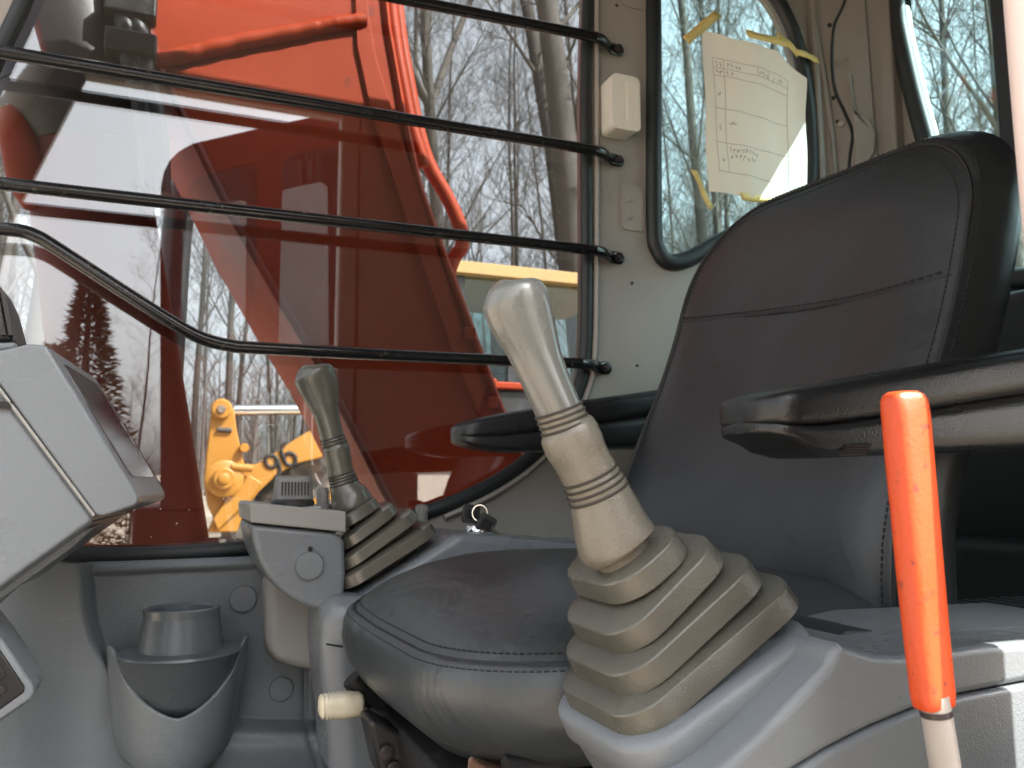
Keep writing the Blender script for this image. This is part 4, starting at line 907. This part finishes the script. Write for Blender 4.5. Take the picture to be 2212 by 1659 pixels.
# the machine's own deck behind the boom foot
dk = empty('machine_deck', P(1120, 1000, y=2.6), 'orange-edged deck box of the excavator behind the boom foot', 'machine deck')
a, c = P(1040, 822, y=2.4), P(1230, 846, y=2.4)
MB().box((a.x, 2.4, c.z), (a.x+.9, 3.0, a.z)).build('deck_edge', M['boom'], dk, bevel=.006)
MB().box((a.x+.02, 2.42, 1.2), (a.x+.88, 2.98, c.z-.001)).build('deck_box', M['blackm'], dk, bevel=.01)
a = P(1030, 838, y=2.35); MB().box((a.x-.05, 2.33, a.z-.1), (a.x+.06, 2.395, a.z+.03)).build('deck_bracket', M['boom'], dk, bevel=.006)

# ------------------------------------------------------------------ yellow wheel loader
YL = 6.5
ld = empty('wheel_loader', (2.0, 7.5, .66), 'yellow wheel loader with black digits on its arm and glazed cab', 'loader')
arm_px = [(455, 900), (462, 876), (478, 862), (492, 866), (506, 884), (512, 930), (524, 985), (530, 1010), (560, 1000), (600, 975), (640, 948), (720, 900), (760, 960), (690, 990), (640, 1002), (600, 1025), (562, 1060), (530, 1100), (512, 1150), (448, 1150), (462, 1120), (448, 1090), (441, 1040), (446, 980), (452, 930)]
arm = prism('lift_arm', XZ(arm_px, YL), YL, YL+.12, M['yellow'], ld, bevel=.015, seg=2)
prism('arm_web', XZ([(540, 1080), (568, 1044), (540, 1026), (520, 1030), (500, 1062), (460, 1122), (470, 1146)], YL-.05), YL-.05, YL-.001, M['yellow'], ld, bevel=.012, seg=2)
def disc(px, py, y, q, th, m_, nm, parent=ld): return lathe([(q, 0), (q, th*.8), (q*.85, th), (.0001, th)], P(px, py, y=y), 24, (0, -1, 0)).build(nm, m_, parent)
disc(478, 884, YL, .075, .06, M['yellow'], 'pin_boss', arm); disc(478, 884, YL-.06, .03, .02, M['tyre'], 'pin', arm)
disc(484, 1034, YL-.05, .135, .06, M['yellow'], 'pin_boss', arm); disc(484, 1034, YL-.11, .08, .05, M['yellow'], 'pin_boss', arm); disc(484, 1034, YL-.16, .04, .02, M['yellow'], 'pin', arm)
disc(527, 968, YL, .035, .05, M['yellow'], 'grease_boss', arm)
mbr = MB().tube([P(500, 1008, y=YL-.1), P(545, 1012, y=YL-.1)], .03, 8).build('arm_rib', M['yellow'], arm, 60)
MB().tube([P(470, 928, y=YL-.01), P(500, 930, y=YL-.01)], .02, 8).build('arm_rib', M['tyre'], arm, 60)
MB().tube([P(505, 886, y=YL+.06), P(760, 884, y=YL+.06)], .042, 14).build('cylinder_rod', M['chrome'], ld, 60)
# digits on the arm
def digit(px, py, flip):
    loop = [(math.cos(t*math.pi/8)*.042, .038+math.sin(t*math.pi/8)*.048) for t in range(17)]+[(.042, .0), (.036, -.045), (.012, -.082), (-.022, -.088)]
    q = P(px, py, y=YL); c_, d_ = math.cos(R_(25)), math.sin(R_(25)); k = -1 if flip else 1
    path = [Vector((q.x+(a_*c_-b_*d_)*k, YL-.004, q.z+(a_*d_+b_*c_)*k)) for a_, b_ in loop]
    return MB().tube(path, .016, 6, flat=1.0).build('digit', M['ink'], arm, 60)
digit(590, 1006, False); digit(622, 982, True)
# wheels
def wheel(cx_, cy_, cz, R0):
    t = lathe([(R0*.55, -.02), (R0*.9, 0), (R0, .08), (R0, .42), (R0*.9, .5), (R0*.55, .52)], (cx_, cy_+.5, cz), 40, (0, -1, 0)).build('wheel', M['tyre'], ld)
    lathe([(R0*.56, 0), (R0*.54, .03), (R0*.3, .0), (R0*.28, .05), (.0001, .06)], (cx_, cy_, cz), 32, (0, -1, 0)).build('rim', M['yellow'], t)
    for k in range(22):
        a_ = k*2*math.pi/22; m4 = Matrix.Translation((cx_, cy_+.25, cz))@Matrix.Rotation(a_, 4, 'Y')
        mb = MB().box((-.05, -.26, R0*.97), (.05, .26, R0*1.045)); mb.v = [tuple(m4@Vector(q)) for q in mb.v]; mb.build('tread', M['tyre'], t)
wq = P(742, 1170, y=6.75); wheel(wq.x, 6.75, .66+.80, .80); wheel(wq.x+3.0, 6.75, .66+.80, .80)
wheel(wq.x, 8.6, .66+.80, .80)
# frame, hood and cab
x0, x1 = P(972, 600, y=6.9).x, P(1330, 600, y=6.9).x
zr0, zr1 = P(1000, 592, y=6.9).z, P(1000, 566, y=6.9).z
roof = MB().box((x0, 6.85, zr0), (x1+.2, 8.5, zr1)).build('cab_roof', M['roofy'], ld, bevel=.008)
zb = P(1000, 880, y=6.95).z
MB().box((x0+.1, 6.95, zb), (x1, 8.4, zb+.12)).build('cab_sill', M['yellow'], ld, bevel=.02)
for xx in (x0+.12, x0+.62, x1-.02):
    for yy in (6.97, 8.34): MB().box((xx-.04, yy-.03, zb+.1), (xx+.04, yy+.03, zr0+.002)).build('cab_pillar', M['blackm'], ld)
for yy in (6.96, 8.36): MB().box((x0+.12, yy, zb+.1), (x1-.04, yy+.01, zr0)).build('cab_window', M['glass_l'], ld)
MB().box((x0+.08, 7.0, zb+.1), (x0+.09, 8.33, zr0)).build('windscreen', M['glass_l'], ld)
MB().box((x0+.75, 7.4, zb+.1), (x0+1.25, 7.9, zb+1.0)).build('loader_seat', M['blackm'], ld, bevel=.08)
MB().box((x0+.1, 7.0, 1.5), (x1+1.8, 8.35, zb)).build('loader_hood', M['yellow'], ld, bevel=.08)
MB().box((wq.x-.4, 7.3, 1.1), (x0+.3, 8.1, 1.9)).build('loader_frame', M['yellow'], ld, bevel=.05)
prism('bucket', [(wq.x-2.6, .66), (wq.x-2.8, 1.2), (wq.x-2.3, 1.35), (wq.x-2.0, 1.1), (wq.x-2.0, .7)], 6.4, 9.0, M['tyre'], ld, bevel=.03)

# ------------------------------------------------------------------ machine parked on the door side, mirrored in the side window
YG = YW+.018
def mirror_pt(px, py, yobj):
    q = P(px, py, y=2*YG-yobj); return q.x, q.z
nb = empty('parked_excavator', (1.5, -5.2, 0), 'red excavator cab mirrored in the side window', 'excavator')
YN = -4.6
outl = [(346, 1100), (346, 440), (348, 400), (354, 370), (366, 346), (386, 326), (416, 309), (560, 276), (700, 246), (800, 226), (826, 240), (832, 1100)]
h1 = [(392, 640), (398, 430), (410, 392), (440, 375), (540, 350), (556, 356), (552, 700), (545, 720), (400, 720)]
h2 = [(602, 735), (612, 345), (624, 332), (735, 310), (752, 322), (756, 735), (748, 745), (612, 745)]
mp = lambda L_: [mirror_pt(a, c, YN) for a, c in L_]
for nm, yo in (('cab_side', YN), ('cab_far_side', YN-1.0)):
    plate(nm, mp(outl), [mp(h1), mp(h2)], lambda a_, b_, d, yo=yo: (a_, yo-d, b_), .06, M['dark_red'], nb, bevel=.01)
    for h_ in (h1, h2): plate('cab_pane', mp(h_), [], lambda a_, b_, d, yo=yo: (a_, yo-.03-d, b_), .006, M['glass_n'], nb)
op = mp(outl); mb = MB()
mb.rings([[Vector((x, yo, z)) for x, z in op[2:11]] + [Vector((x, yo, z-.05)) for x, z in op[2:11][::-1]] for yo in (YN-.062, YN-.998)]); mb.build('cab_roof', M['dark_red'], nb, 40)
xa, xb = op[0][0], op[-1][0]
MB().box((xa-.2, YN-3.0, .9), (xb+.3, YN-.02, op[0][1]+.02)).build('machine_house', M['dark_red'], nb, bevel=.05)
for yy in (YN-.55, YN-2.6): MB().box((xa-1.2, yy-.3, 0), (xb+1.4, yy+.3, .85)).build('crawler_track', M['blackm'], nb, bevel=.25)
q0, q1 = mirror_pt(735, 760, YN+.05), mirror_pt(850, 625, YN+.05)
hp = [mirror_pt(a, c, YN+.06) for a, c in [(733, 900), (733, 720), (742, 690), (770, 670), (840, 648), (850, 630)]]
MB().tube(smooth_path([(a, YN+.06, c) for a, c in hp], 4), .02, 8).build('grab_handle', M['dark_red'], nb, 60)
# evergreen mirrored low in the glass
def evergreen(px, yobj, label, s=1.0):
    x, z = mirror_pt(px, 700, yobj); root = empty('evergreen_tree', (x, yobj, 0), label, 'tree', 'evergreens mirrored in the glass')
    rd = random.Random(int(px)); H = 6.5*s; MB().tube([(x, yobj, -.1), (x, yobj, H)], [.14, .02], 7).build('trunk', M['bark'], root, 60)
    mb = MB()
    for i in range(6000):
        t = rd.random()**.7; z0 = .6+t*(H-.6); rr = (1-t)*1.6*s*rd.uniform(.2, 1)+.05; a_ = rd.uniform(0, 6.28)
        c = Vector((x+math.cos(a_)*rr, yobj+math.sin(a_)*rr, z0-rr*.25)); e = Vector((math.cos(a_), math.sin(a_), rd.uniform(-.5, .6)))*rd.uniform(.06, .16); g = Vector((rd.uniform(-1, 1), rd.uniform(-1, 1), rd.uniform(-1, 1))).normalized()*.022
        mb.add([c-g, c+g, c+e], [(0, 1, 2)])
    mb.build('crown', M['needle'], root, 0, fix=False)
evergreen(190, -9, 'taller brownish evergreen mirrored low in the side window', .70); evergreen(120, -10.5, 'shorter brownish evergreen mirrored low in the side window', .6)
